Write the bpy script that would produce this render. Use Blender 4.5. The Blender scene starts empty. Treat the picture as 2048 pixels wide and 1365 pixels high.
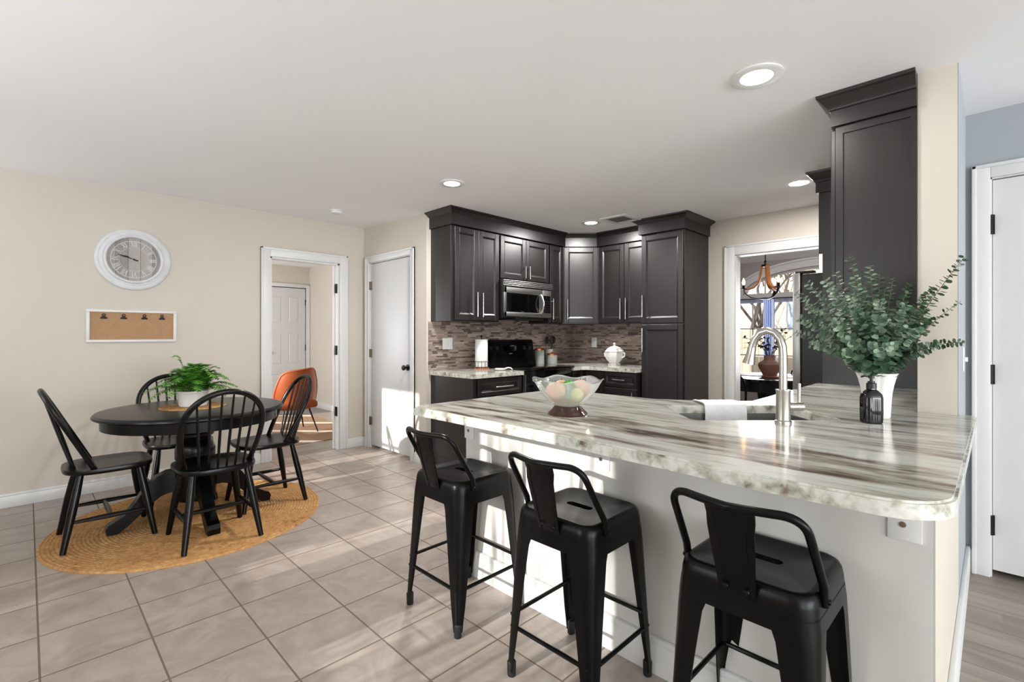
import bpy, bmesh, math, random
from mathutils import Vector, Matrix
random.seed(7)
S = bpy.context.scene
COL = S.collection
PI = math.pi

# ------------------------------------------------------------------ camera, sky, sun, large lights, exposure
AZ = math.atan2(964.0, 967.1)                 # heading of the lens from +X
HC = 1.2435
cam_d = bpy.data.cameras.new('camera'); cam = bpy.data.objects.new('camera', cam_d); COL.objects.link(cam)
cam.location = (0, 0, HC); cam.rotation_euler = (PI/2, 0, AZ - PI/2)
cam_d.lens = 17.0; cam_d.sensor_width = 36.0; cam_d.shift_y = -12.5/2048; cam_d.clip_start = 0.02
S.camera = cam
S.view_settings.view_transform = 'Standard'; S.view_settings.look = 'None'
S.view_settings.gamma = 1.0; S.view_settings.exposure = 0.28; S.view_settings.use_curve_mapping = False

w = bpy.data.worlds.new('sky'); S.world = w; w.use_nodes = True
w.node_tree.nodes['Background'].inputs[0].default_value = (0.80, 0.88, 1.0, 1)
w.node_tree.nodes['Background'].inputs[1].default_value = 1.3

def light(kind, name, loc, rot, energy, color=(1, 1, 1), size=None, size_y=None, angle=None, spread=None, shape=None):
    d = bpy.data.lights.new(name, kind); d.energy = energy; d.color = color
    if size is not None:
        d.shape = shape or 'RECTANGLE'; d.size = size
        if d.shape in ('RECTANGLE', 'ELLIPSE'): d.size_y = size_y or size
    if angle is not None: d.angle = angle
    if spread is not None: d.spread = spread
    o = bpy.data.objects.new(name, d); COL.objects.link(o); o.location = loc; o.rotation_euler = rot
    return o
def aim(o, d): o.rotation_euler = Vector(d).to_track_quat('-Z', 'Y').to_euler()

TAN = 0.352
sun = light('SUN', 'sun', (-6, 2, 5), (0, 0, 0), 5.6, (1.0, 0.965, 0.91), angle=math.radians(0.6)); aim(sun, (1, -0.04, -TAN))
# daylight in the window wall; living and rear lamps are added fill, behind camera
WX = -1.5
KW = 1.0
for nm, y0, y1, z0, z1, e in (('daylight_breakfast_window', 1.19, 1.99, 0.80, 2.02, 24), ('daylight_side_window', 2.74, 2.96, 0.85, 2.0, 10),
                              ('daylight_glazed_door', 4.11, 4.82, 0.95, 2.18, 10), ('added_fill_living', -5.2, -2.4, 0.5, 2.1, 115)):
    l = light('AREA', nm, (WX - 0.14, (y0 + y1)/2, (z0 + z1)/2), (0, 0, 0), e*KW, (0.93, 0.97, 1.0), y1 - y0, z1 - z0); aim(l, (1, 0, 0.8))
l = light('AREA', 'added_fill_rear', (1.1, -6.36, 1.15), (0, 0, 0), 290*KW, (0.94, 0.975, 1.0), 4.0, 2.1); aim(l, (0, 1, 0.85))  # added fill light behind the camera, tilted up to brighten the ceiling
l = light('AREA', 'daylight_dining', (7.34, 1.62, 1.3), (0, 0, 0), 40, (0.86, 0.91, 1.0), 2.0, 1.3); aim(l, (-1, 0, 0))
l = light('AREA', 'daylight_den', (0.55, 6.9, 1.3), (0, 0, 0), 42, (0.98, 0.99, 1.0), 1.6, 1.2); aim(l, (1, 0, 0))

# ------------------------------------------------------------------ materials
def srgb(h):
    h = h.lstrip('#'); o = []
    for i in (0, 2, 4):
        c = int(h[i:i+2], 16)/255.0
        o.append(c/12.92 if c <= 0.04045 else ((c + 0.055)/1.055)**2.4)
    return (*o, 1.0)
class NT:
    def __init__(s, name):
        s.m = bpy.data.materials.new(name); s.m.use_nodes = True; s.t = s.m.node_tree; s.n = s.t.nodes; s.l = s.t.links
        s.b = s.n['Principled BSDF']; s.out = s.n['Material Output']
    def add(s, typ, **k):
        n = s.n.new(typ)
        for a, v in k.items(): setattr(n, a, v)
        return n
    def link(s, a, b): s.l.new(a, b)
    def math(s, op, a, b=None, c=None):
        n = s.add('ShaderNodeMath', operation=op)
        for i, v in enumerate((a, b, c)):
            if v is None: continue
            if isinstance(v, (int, float)): n.inputs[i].default_value = v
            else: s.link(v, n.inputs[i])
        return n.outputs[0]
    def coord(s, kind='Object', scale=(1, 1, 1), rot=(0, 0, 0), loc=(0, 0, 0)):
        tc = s.add('ShaderNodeTexCoord'); mp = s.add('ShaderNodeMapping')
        mp.inputs['Scale'].default_value = scale; mp.inputs['Rotation'].default_value = rot; mp.inputs['Location'].default_value = loc
        s.link(tc.outputs[kind], mp.inputs[0]); return mp.outputs[0]
    def pos(s, scale=(1, 1, 1), loc=(0, 0, 0)):
        g = s.add('ShaderNodeNewGeometry'); mp = s.add('ShaderNodeMapping'); mp.inputs['Scale'].default_value = scale; mp.inputs['Location'].default_value = loc
        s.link(g.outputs['Position'], mp.inputs[0]); return mp.outputs[0]
    def noise(s, v, scale=5, detail=3, rough=0.5, dist=0.0):
        n = s.add('ShaderNodeTexNoise'); s.link(v, n.inputs['Vector'])
        n.inputs['Scale'].default_value = scale; n.inputs['Detail'].default_value = detail
        n.inputs['Roughness'].default_value = rough; n.inputs['Distortion'].default_value = dist
        return n.outputs[0]
    def ramp(s, f, stops, interp='LINEAR'):
        r = s.add('ShaderNodeValToRGB'); r.color_ramp.interpolation = interp; e = r.color_ramp.elements
        while len(e) < len(stops): e.new(0.5)
        for i, (p, c) in enumerate(stops):
            e[i].position = p; e[i].color = srgb(c) if isinstance(c, str) else c
        s.link(f, r.inputs[0]); return r.outputs[0]
    def mix(s, f, a, b, bt='MIX'):
        n = s.add('ShaderNodeMix', data_type='RGBA', blend_type=bt)
        for i, v in ((0, f), (6, a), (7, b)):
            if isinstance(v, (int, float)): n.inputs[i].default_value = v
            elif isinstance(v, tuple): n.inputs[i].default_value = v
            else: s.link(v, n.inputs[i])
        return n.outputs[2]
    def bump(s, hgt, strength=0.2, dist=0.01):
        n = s.add('ShaderNodeBump'); n.inputs['Strength'].default_value = strength; n.inputs['Distance'].default_value = dist
        s.link(hgt, n.inputs['Height']); s.link(n.outputs[0], s.b.inputs['Normal'])
    def set(s, col=None, rough=None, metal=None, **k):
        if col is not None:
            if isinstance(col, (tuple, str)): s.b.inputs['Base Color'].default_value = srgb(col) if isinstance(col, str) else col
            else: s.link(col, s.b.inputs['Base Color'])
        if rough is not None:
            if isinstance(rough, (int, float)): s.b.inputs['Roughness'].default_value = rough
            else: s.link(rough, s.b.inputs['Roughness'])
        if metal is not None: s.b.inputs['Metallic'].default_value = metal
        for a, v in k.items(): s.b.inputs[a.replace('_', ' ')].default_value = v
        return s.m
def plain(name, col, rough=0.5, metal=0.0, var=0.04, scale=6.0, bump=0.0, **k):
    t = NT(name); c = srgb(col)
    v = t.coord(); n = t.noise(v, scale, 3)
    lo = tuple(max(0, x*(1 - var)) for x in c[:3]) + (1,); hi = tuple(min(1, x*(1 + var)) for x in c[:3]) + (1,)
    t.set(t.ramp(n, [(0.3, lo), (0.7, hi)]), rough, metal, **k)
    if bump: t.bump(t.noise(v, scale*14, 2), bump, 0.002)
    return t.m

M = {}
M['wall'] = plain('beige_wall_paint', '#CEC6BA', 0.6, var=0.015, scale=2.5, bump=0.03)
M['ceiling'] = plain('white_ceiling_paint', '#F5F5F6', 0.75, var=0.008, scale=2.0, bump=0.03)
M['grey_wall'] = plain('grey_hall_paint', '#A0A5A9', 0.6, var=0.015, scale=2.5)
M['taupe_wall'] = plain('taupe_dining_paint', '#A9A19B', 0.6, var=0.015, scale=2.5)
M['trim'] = plain('white_trim_paint', '#DDDDDB', 0.35, var=0.008, scale=3.0)
M['halfwall'] = plain('off_white_half_wall_paint', '#D8D6D1', 0.55, var=0.012, scale=2.5)
M['door'] = plain('white_door_paint', '#D1D1D1', 0.4, var=0.01, scale=3.0)
M['black_iron'] = plain('black_hardware', '#151414', 0.4, 0.6)
M['steel'] = plain('brushed_nickel', '#B9B5AE', 0.28, 1.0, scale=20)
M['nickel_dark'] = plain('satin_bronze_hinge', '#8C8272', 0.35, 1.0)
M['chrome'] = plain('polished_handle', '#D9D6D0', 0.22, 1.0)
M['stainless'] = plain('stainless_steel', '#A5A4A2', 0.38, 1.0, scale=12)
M['black_gloss'] = plain('black_gloss_enamel', '#0A0A0A', 0.08)
M['black_glass'] = plain('black_glass', '#050505', 0.04)
M['black_plastic'] = plain('black_plastic', '#161616', 0.4)
M['black_metal'] = plain('black_powder_coat', '#070707', 0.30, 0.0, var=0.1, Specular_IOR_Level=0.2)
M['rubber'] = plain('black_rubber', '#0C0C0C', 0.7)
M['black_wood'] = plain('black_painted_wood', '#060606', 0.30, var=0.2, scale=10, bump=0.04, Specular_IOR_Level=0.32)
M['white_ceramic'] = plain('white_ceramic', '#E8E6E2', 0.25)
M['white_plastic'] = plain('white_plastic', '#E4E4E2', 0.4)
M['paper'] = plain('white_paper', '#F0EFEC', 0.9, bump=0.1, scale=20)
M['cloth_white'] = plain('white_towel_cloth', '#EFEFEF', 0.95, bump=0.4, scale=30)
M['grey_tin'] = plain('sage_grey_tin', '#8E938E', 0.45)
M['copper'] = plain('copper', '#B87452', 0.25, 0.9)
M['wood_acacia'] = plain('warm_wood', '#9B5F3C', 0.5, var=0.2, scale=12)
M['oak_stave'] = plain('honey_oak_stave', '#B67A44', 0.45, var=0.15, scale=10)
M['orange'] = plain('burnt_orange_leather', '#A04C1D', 0.55, var=0.1, scale=5)
M['terracotta'] = plain('weathered_terracotta', '#7B5A4C', 0.7, var=0.2, scale=9)
M['cork'] = plain('cork_board', '#B08A66', 0.85, var=0.06, scale=40)
M['white_wash'] = plain('whitewashed_wood', '#DADADC', 0.5, var=0.06, scale=14)
M['leaf_dark'] = plain('dark_twig', '#2A2A22', 0.7)
M['moss'] = plain('green_moss', '#3FA033', 0.9, var=0.4, scale=60)
M['sage'] = plain('sage_green_glaze', '#7F9A84', 0.5)
M['peach'] = plain('pale_pink_fruit', '#D9A688', 0.5, var=0.15, scale=14)
M['pear'] = plain('yellow_green_fruit', '#C3BC77', 0.5, var=0.12, scale=14)
M['straw'] = plain('straw_filler', '#C9A26B', 0.8, var=0.2, scale=40)
M['foot_reflection_glass'] = plain('clear_foot_dark_reflection', '#3A2018', 0.08)  # clear glass foot; the dark brown of its reflections is put into the colour
M['smoke_glass'] = plain('smoked_glass', '#0B0B0D', 0.06, Specular_IOR_Level=0.5)
M['fridge_side'] = plain('textured_black_fridge_side', '#0C0D10', 0.4, bump=0.25, scale=16)
M['taupe_panel'] = None
M['bark'] = plain('grey_bark', '#5A4E48', 0.9, var=0.2, scale=14)
M['cream_siding'] = plain('cream_siding', '#D9CDB6', 0.8)
M['grass'] = plain('winter_lawn', '#8C8A62', 0.95, var=0.2, scale=3)
M['sink'] = plain('sink_steel', '#8B8B88', 0.32, 0.9, scale=15)
M['bulb_glass'] = None

def espresso():
    t = NT('espresso_stained_wood'); v = t.coord(scale=(10, 10, 0.9)); n = t.noise(v, 2.2, 4, 0.6, 0.6)
    c = t.ramp(n, [(0.25, '#0F0B0A'), (0.55, '#181211'), (0.85, '#201A18')])
    t.set(c, 0.38, 0.0, Specular_IOR_Level=0.6)
    t.b.inputs['Coat Weight'].default_value = 0.08; t.b.inputs['Coat Roughness'].default_value = 0.3
    t.bump(t.noise(t.coord(scale=(5, 5, 2)), 3, 3), 0.10, 0.004)
    return t.m
M['espresso'] = espresso()

def marble():
    t = NT('streaked_fantasy_stone')
    p = t.pos(scale=(1.0, 0.13, 1.0))
    wob = t.noise(t.pos(scale=(1, 0.5, 1)), 1.6, 3)
    add = t.add('ShaderNodeVectorMath', operation='MULTIPLY_ADD'); cmb = t.add('ShaderNodeCombineXYZ')
    t.link(wob, cmb.inputs[0]); cmb.inputs[1].default_value = 0; t.link(wob, cmb.inputs[2])
    t.link(cmb.outputs[0], add.inputs[0]); add.inputs[1].default_value = (0.16, 0, 0.16); t.link(p, add.inputs[2])
    n1 = t.noise(add.outputs[0], 6.5, 6, 0.62, 0.3)
    n2 = t.noise(add.outputs[0], 21.0, 5, 0.65, 0.2)
    f = t.math('ADD', t.math('MULTIPLY', n1, 0.50), t.math('MULTIPLY', n2, 0.50))
    c = t.ramp(f, [(0.30, '#33271F'), (0.38, '#5E4D43'), (0.42, '#8A7F74'), (0.46, '#A9A599'), (0.505, '#C5C4BA'), (0.58, '#D2D2CB'), (0.65, '#ABAC9E'), (0.72, '#80776A')])
    g = t.add('ShaderNodeNewGeometry'); sp = t.add('ShaderNodeSeparateXYZ'); t.link(g.outputs['True Normal'], sp.inputs[0])
    side = t.math('LESS_THAN', t.math('ABSOLUTE', sp.outputs[2]), 0.3)
    e = t.noise(t.pos(), 19.0, 5, 0.6, 0.25)
    ce = t.ramp(e, [(0.28, '#6A5647'), (0.36, '#979183'), (0.44, '#B4B4A6'), (0.52, '#CFCEC5'), (0.62, '#DCDBD5'), (0.74, '#B5B6A8')])
    c = t.mix(side, c, ce)
    t.set(c, 0.12, 0.0, Specular_IOR_Level=0.5)
    return t.m
M['marble'] = marble()

def tile_floor():
    t = NT('beige_ceramic_floor_tile')
    g = t.add('ShaderNodeNewGeometry'); sp = t.add('ShaderNodeSeparateXYZ'); t.link(g.outputs['Position'], sp.inputs[0])
    u = t.math('DIVIDE', t.math('SUBTRACT', sp.outputs[0], 0.033), 0.3305); v = t.math('DIVIDE', t.math('SUBTRACT', sp.outputs[1], 1.771), 0.3375)
    def edge(a):
        fr = t.math('FRACT', a); return t.math('MINIMUM', fr, t.math('SUBTRACT', 1.0, fr))
    e = t.math('MINIMUM', edge(u), edge(v)); grout = t.math('LESS_THAN', e, 0.0105)
    cb = t.add('ShaderNodeCombineXYZ'); t.link(t.math('FLOOR', u), cb.inputs[0]); t.link(t.math('FLOOR', v), cb.inputs[1])
    wn = t.add('ShaderNodeTexWhiteNoise', noise_dimensions='3D'); t.link(cb.outputs[0], wn.inputs[0])
    off = t.add('ShaderNodeVectorMath', operation='MULTIPLY_ADD'); t.link(wn.outputs['Color'], off.inputs[0]); off.inputs[1].default_value = (9, 9, 9); t.link(g.outputs['Position'], off.inputs[2])
    n = t.noise(off.outputs[0], 5.0, 6, 0.6, 1.2)
    base = t.ramp(n, [(0.28, '#8F837B'), (0.5, '#A2968D'), (0.72, '#B3A89F')])
    base = t.mix(t.math('MULTIPLY', wn.outputs['Value'], 0.22), base, srgb('#A58F80'))
    t.set(t.mix(grout, base, srgb('#6E6053')), t.math('MULTIPLY_ADD', grout, 0.5, 0.33))
    h = t.math('SUBTRACT', t.math('MULTIPLY', n, 0.12), grout); t.bump(h, 0.35, 0.003)
    return t.m
M['tile'] = tile_floor()

def planks(name, cols, pw=0.18, pl=1.2, along='Y', rough=0.4):
    t = NT(name); g = t.add('ShaderNodeNewGeometry'); sp = t.add('ShaderNodeSeparateXYZ'); t.link(g.outputs['Position'], sp.inputs[0])
    a, b = (sp.outputs[0], sp.outputs[1]) if along == 'Y' else (sp.outputs[1], sp.outputs[0])
    u = t.math('DIVIDE', a, pw); row = t.math('FLOOR', u)
    w1 = t.add('ShaderNodeTexWhiteNoise', noise_dimensions='1D'); t.link(row, w1.inputs['W'])
    v = t.math('ADD', t.math('DIVIDE', b, pl), t.math('MULTIPLY', w1.outputs['Value'], 7.0)); cell = t.math('FLOOR', v)
    cb = t.add('ShaderNodeCombineXYZ'); t.link(row, cb.inputs[0]); t.link(cell, cb.inputs[1])
    w2 = t.add('ShaderNodeTexWhiteNoise', noise_dimensions='3D'); t.link(cb.outputs[0], w2.inputs[0])
    mp = t.add('ShaderNodeVectorMath', operation='MULTIPLY_ADD'); t.link(w2.outputs['Color'], mp.inputs[0]); mp.inputs[1].default_value = (5, 5, 5)
    sc = t.pos(scale=(9, 0.9, 1) if along == 'Y' else (0.9, 9, 1)); t.link(sc, mp.inputs[2])
    n = t.noise(mp.outputs[0], 1.4, 5, 0.6, 0.8)
    c = t.ramp(n, [(0.25, cols[0]), (0.5, cols[1]), (0.78, cols[2])])
    c = t.mix(t.math('MULTIPLY', w2.outputs['Value'], 0.45), c, srgb(cols[0]))
    fr = t.math('FRACT', u); e = t.math('LESS_THAN', t.math('MINIMUM', fr, t.math('SUBTRACT', 1.0, fr)), 0.008)
    t.set(t.mix(e, c, srgb('#4E463F')), rough)
    return t.m
M['plank'] = planks('grey_oak_planks', ('#776C63', '#978C81', '#AEA499'))
M['plank_den'] = planks('den_grey_planks', ('#6F665F', '#8A8078', '#9C938B'), along='X')

def mosaic():
    t = NT('brown_glass_stone_mosaic'); g = t.add('ShaderNodeNewGeometry'); sp = t.add('ShaderNodeSeparateXYZ'); t.link(g.outputs['Position'], sp.inputs[0])
    x = t.math('ADD', sp.outputs[0], t.math('MULTIPLY', sp.outputs[1], 1.0))
    v = t.math('DIVIDE', sp.outputs[2], 0.0165); row = t.math('FLOOR', v)
    w1 = t.add('ShaderNodeTexWhiteNoise', noise_dimensions='1D'); t.link(row, w1.inputs['W'])
    u0 = t.math('ADD', t.math('DIVIDE', x, 0.085), t.math('MULTIPLY', w1.outputs['Value'], 17.0))
    u = t.math('ADD', u0, t.math('MULTIPLY', t.math('SINE', t.math('MULTIPLY', u0, 2.1)), 0.38)); cell = t.math('FLOOR', u)
    cb = t.add('ShaderNodeCombineXYZ'); t.link(row, cb.inputs[0]); t.link(cell, cb.inputs[1])
    w2 = t.add('ShaderNodeTexWhiteNoise', noise_dimensions='3D'); t.link(cb.outputs[0], w2.inputs[0])
    c = t.ramp(w2.outputs['Value'], [(0.0, '#4C3E38'), (0.17, '#74635B'), (0.32, '#94837A'), (0.55, '#A69488'), (0.74, '#B5A598'), (0.9, '#8C7E7A')], 'CONSTANT')
    n = t.noise(t.pos(scale=(1, 1, 3)), 40, 3); c = t.mix(0.25, c, t.ramp(n, [(0.3, '#5A4A44'), (0.7, '#A89A90')]))
    fu = t.math('FRACT', u); fv = t.math('FRACT', v)
    e = t.math('MAXIMUM', t.math('LESS_THAN', fu, 0.035), t.math('LESS_THAN', fv, 0.10))
    t.set(t.mix(e, c, srgb('#94877D')), t.math('MULTIPLY_ADD', w2.outputs['Value'], 0.3, 0.2))
    t.bump(t.math('SUBTRACT', 1.0, e), 0.3, 0.002)
    return t.m
M['mosaic'] = mosaic()

def jute():
    t = NT('braided_jute'); v = t.coord(); n = t.noise(v, 38, 4, 0.7); n2 = t.noise(v, 3.0, 3)
    f = t.math('ADD', t.math('MULTIPLY', n, 0.7), t.math('MULTIPLY', n2, 0.3))
    t.set(t.ramp(f, [(0.3, '#7A5026'), (0.42, '#AE7D48'), (0.55, '#C3935B'), (0.72, '#D4B081')]), 0.9); t.bump(t.noise(v, 70, 3), 1.0, 0.008)
    return t.m
M['jute'] = jute()

def leafmat(name, a, b, c):
    t = NT(name); n = t.noise(t.coord(), 26, 2); g = t.add('ShaderNodeNewGeometry')
    col = t.ramp(t.math('ADD', t.math('MULTIPLY', n, 0.6), t.math('MULTIPLY', g.outputs['Random Per Island'], 0.4)), [(0.25, a), (0.5, b), (0.78, c)])
    t.set(col, 0.5); return t.m
M['fern'] = leafmat('fern_green', '#143C0A', '#37751B', '#78AE3E')
M['euca'] = leafmat('eucalyptus_green', '#2A4232', '#56755A', '#A3B69E')
M['stem'] = plain('eucalyptus_stem', '#6B5A48', 0.7)

def glassy(name, tint=(0.95, 0.98, 0.97), frost=0.25, rough=0.05, ior=0.35):
    t = NT(name); t.n.remove(t.b)
    tr = t.add('ShaderNodeBsdfTransparent'); tr.inputs[0].default_value = (*tint, 1)
    gl = t.add('ShaderNodeBsdfGlossy'); gl.inputs['Roughness'].default_value = rough; gl.inputs[0].default_value = (1, 1, 1, 1)
    df = t.add('ShaderNodeAddShader'); d1 = t.add('ShaderNodeBsdfDiffuse'); d1.inputs[0].default_value = (0.5, 0.54, 0.51, 1); d2 = t.add('ShaderNodeBsdfTranslucent'); d2.inputs[0].default_value = (0.42, 0.45, 0.43, 1); t.link(d1.outputs[0], df.inputs[0]); t.link(d2.outputs[0], df.inputs[1])
    fr = t.add('ShaderNodeFresnel'); fr.inputs[0].default_value = 1.45
    m1 = t.add('ShaderNodeMixShader'); m1.inputs[0].default_value = frost; t.link(tr.outputs[0], m1.inputs[1]); t.link(df.outputs[0], m1.inputs[2])
    m2 = t.add('ShaderNodeMixShader'); t.link(fr.outputs[0], m2.inputs[0]); t.link(m1.outputs[0], m2.inputs[1]); t.link(gl.outputs[0], m2.inputs[2])
    t.link(m2.outputs[0], t.out.inputs[0]); return t.m
M['bowl_glass'] = glassy('pressed_glass', frost=0.30)
M['pane'] = glassy('window_glass', (1, 1, 1), 0.0, 0.02)
def emit(name, col, s):
    t = NT(name); t.set(col, 0.4); t.b.inputs['Emission Color'].default_value = srgb(col); t.b.inputs['Emission Strength'].default_value = s; return t.m
M['lens'] = emit('lit_downlight_lens', '#FFF6E8', 6.0)
M['flame'] = emit('lit_candle_bulb', '#FFC070', 14.0)
def sheer():
    t = NT('sheer_striped_curtain'); t.n.remove(t.b)
    p = t.pos(scale=(1, 1, 0.06)); n = t.noise(p, 36, 3, 0.6)
    f = t.ramp(n, [(0.34, (0.05, 0.05, 0.05, 1)), (0.45, (0.45, 0.45, 0.45, 1)), (0.58, (0.92, 0.92, 0.92, 1))])
    tr = t.add('ShaderNodeBsdfTransparent'); df = t.add('ShaderNodeBsdfTranslucent'); df.inputs[0].default_value = (0.9, 0.9, 0.88, 1)
    m = t.add('ShaderNodeMixShader'); t.link(f, m.inputs[0]); t.link(df.outputs[0], m.inputs[1]); t.link(tr.outputs[0], m.inputs[2])
    t.link(m.outputs[0], t.out.inputs[0]); return t.m
M['sheer'] = sheer()
def cooltintcurtain():
    t = NT('white_curtain_cool_light_tint'); n = t.noise(t.pos(scale=(1, 1, 0.08)), 30, 2)
    t.set(t.ramp(n, [(0.3, '#A3B3DE'), (0.7, '#CFD7F0')]), 0.9); t.b.inputs['Transmission Weight'].default_value = 0.0  # white cloth; the blue cast of cool daylight is put into its colour
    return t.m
M['cool_tint_curtain'] = cooltintcurtain()
def denrug():
    t = NT('brown_lined_rug'); v = t.pos()
    b = t.add('ShaderNodeTexWave', wave_type='BANDS', bands_direction='DIAGONAL'); t.link(v, b.inputs[0]); b.inputs['Scale'].default_value = 0.75; b.inputs['Distortion'].default_value = 0.5
    e = t.math('GREATER_THAN', b.outputs['Fac'], 0.93); n = t.noise(v, 30, 3)
    t.set(t.mix(e, t.ramp(n, [(0.3, '#7A5A42'), (0.7, '#94745A')]), srgb('#D9CBB8')), 0.95); return t.m
M['den_rug'] = denrug()
def weathered():
    t = NT('weathered_grey_boards'); v = t.coord(); sp = t.add('ShaderNodeSeparateXYZ'); t.link(v, sp.inputs[0])
    u = t.math('DIVIDE', t.math('ADD', sp.outputs[0], 0.2), 0.0805); fl = t.math('FLOOR', u); fr = t.math('FRACT', u)
    w1 = t.add('ShaderNodeTexWhiteNoise', noise_dimensions='1D'); t.link(fl, w1.inputs['W'])
    n = t.noise(t.coord(scale=(6, 6, 1)), 6, 4)
    c = t.ramp(t.math('ADD', t.math('MULTIPLY', w1.outputs['Value'], 0.4), t.math('MULTIPLY', n, 0.6)), [(0.25, '#8E8886'), (0.5, '#A5A09D'), (0.75, '#B2ACA5')])
    t.set(t.mix(t.math('LESS_THAN', fr, 0.04), c, srgb('#6C6663')), 0.7); return t.m
M['boards'] = weathered()

# ------------------------------------------------------------------ mesh builder
class MB:
    def __init__(s): s.bm = bmesh.new()
    def _merge(s, b, mtx=None):
        if mtx is not None: bmesh.ops.transform(b, matrix=mtx, verts=b.verts)
        me = bpy.data.meshes.new('t'); b.to_mesh(me); b.free(); s.bm.from_mesh(me); bpy.data.meshes.remove(me)
    def box(s, x0, x1, y0, y1, z0, z1, bev=0.0, seg=2, mtx=None):
        b = bmesh.new(); bmesh.ops.create_cube(b, size=1.0)
        for v in b.verts: v.co = Vector(((x0+x1)/2 + v.co.x*(x1-x0), (y0+y1)/2 + v.co.y*(y1-y0), (z0+z1)/2 + v.co.z*(z1-z0)))
        if bev > 0: bmesh.ops.bevel(b, geom=list(b.edges), offset=bev, segments=seg, affect='EDGES', profile=0.5)
        s._merge(b, mtx); return s
    def cyl(s, p0, p1, r0, r1=None, seg=16, cap=True):
        return s.tube([p0, p1], [r0, r0 if r1 is None else r1], seg, cap)
    def tube(s, pts, r, seg=10, cap=True, closed=False, flat=None):
        pts = [Vector(p) for p in pts]; n = len(pts); rs = r if isinstance(r, (list, tuple)) else [r]*n
        rings = []; up = None
        for i, p in enumerate(pts):
            if closed: d = (pts[(i+1) % n] - pts[i-1]).normalized()
            else: d = (pts[min(i+1, n-1)] - pts[max(i-1, 0)]).normalized()
            if up is None:
                up = Vector((0, 0, 1)) if abs(d.z) < 0.95 else Vector((1, 0, 0))
            a = (up - d*up.dot(d))
            if a.length < 1e-5: a = d.orthogonal()
            a.normalize(); b = d.cross(a); up = a
            fa, fb = flat if flat else (1, 1)
            rings.append([s.bm.verts.new(p + (a*math.cos(2*PI*k/seg)*fa + b*math.sin(2*PI*k/seg)*fb)*rs[i]) for k in range(seg)])
        for i in range(n if closed else n-1):
            A, B = rings[i], rings[(i+1) % n]
            for k in range(seg): s.bm.faces.new((A[k], A[(k+1) % seg], B[(k+1) % seg], B[k]))
        if cap and not closed:
            s.bm.faces.new(rings[0][::-1]); s.bm.faces.new(rings[-1])
        return s
    def loft(s, rings, cap0=True, cap1=True):
        R = [[s.bm.verts.new(Vector(p)) for p in r] for r in rings]; n = len(R[0])
        for A, B in zip(R, R[1:]):
            for k in range(n): s.bm.faces.new((A[k], A[(k+1) % n], B[(k+1) % n], B[k]))
        if cap0: s.bm.faces.new(R[0][::-1])
        if cap1: s.bm.faces.new(R[-1])
        return s
    def lathe(s, prof, c=(0, 0, 0), seg=32, mtx=None, cap=True, mod=None):
        b = MB(); rings = []
        for j, (r, z) in enumerate(prof):
            rings.append([(max(r, 1e-4)*(mod(2*PI*k/seg, j) if mod else 1)*math.cos(2*PI*k/seg), max(r, 1e-4)*(mod(2*PI*k/seg, j) if mod else 1)*math.sin(2*PI*k/seg), z) for k in range(seg)])
        b.loft(rings, cap, cap)
        m = Matrix.Translation(Vector(c)) @ (mtx or Matrix.Identity(4)); s._merge(b.bm, m); return s
    def prism(s, poly, a0, a1, axis='Z'):
        def P(u, v, a): return {'Z': (u, v, a), 'X': (a, u, v), 'Y': (u, a, v)}[axis]
        A = [s.bm.verts.new(P(u, v, a0)) for u, v in poly]; B = [s.bm.verts.new(P(u, v, a1)) for u, v in poly]; n = len(poly)
        for k in range(n): s.bm.faces.new((A[k], A[(k+1) % n], B[(k+1) % n], B[k]))
        s.bm.faces.new(A[::-1]); s.bm.faces.new(B); return s
    def quad(s, *p): s.bm.faces.new([s.bm.verts.new(Vector(q)) for q in p]); return s
    def ball(s, c, r, sc=(1, 1, 1), u=16, v=10, mtx=None):
        b = bmesh.new(); bmesh.ops.create_uvsphere(b, u_segments=u, v_segments=v, radius=r)
        for q in b.verts: q.co = Vector((q.co.x*sc[0], q.co.y*sc[1], q.co.z*sc[2]))
        if mtx: bmesh.ops.transform(b, matrix=mtx, verts=b.verts)
        for q in b.verts: q.co += Vector(c)
        s._merge(b); return s
    def xf(s, m): bmesh.ops.transform(s.bm, matrix=m, verts=s.bm.verts); return s
    def mesh(s, name, mat, ang=35, sub=None):
        bm = s.bm; bmesh.ops.recalc_face_normals(bm, faces=bm.faces)
        if sub: bmesh.ops.translate(bm, vec=-Vector(sub), verts=bm.verts)
        lim = math.radians(ang)
        for f in bm.faces: f.smooth = True
        for e in bm.edges: e.smooth = (len(e.link_faces) == 2 and e.calc_face_angle(4.0) < lim)
        me = bpy.data.meshes.new(name); bm.to_mesh(me); bm.free(); me.materials.append(M[mat] if isinstance(mat, str) else mat)
        return me

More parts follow.
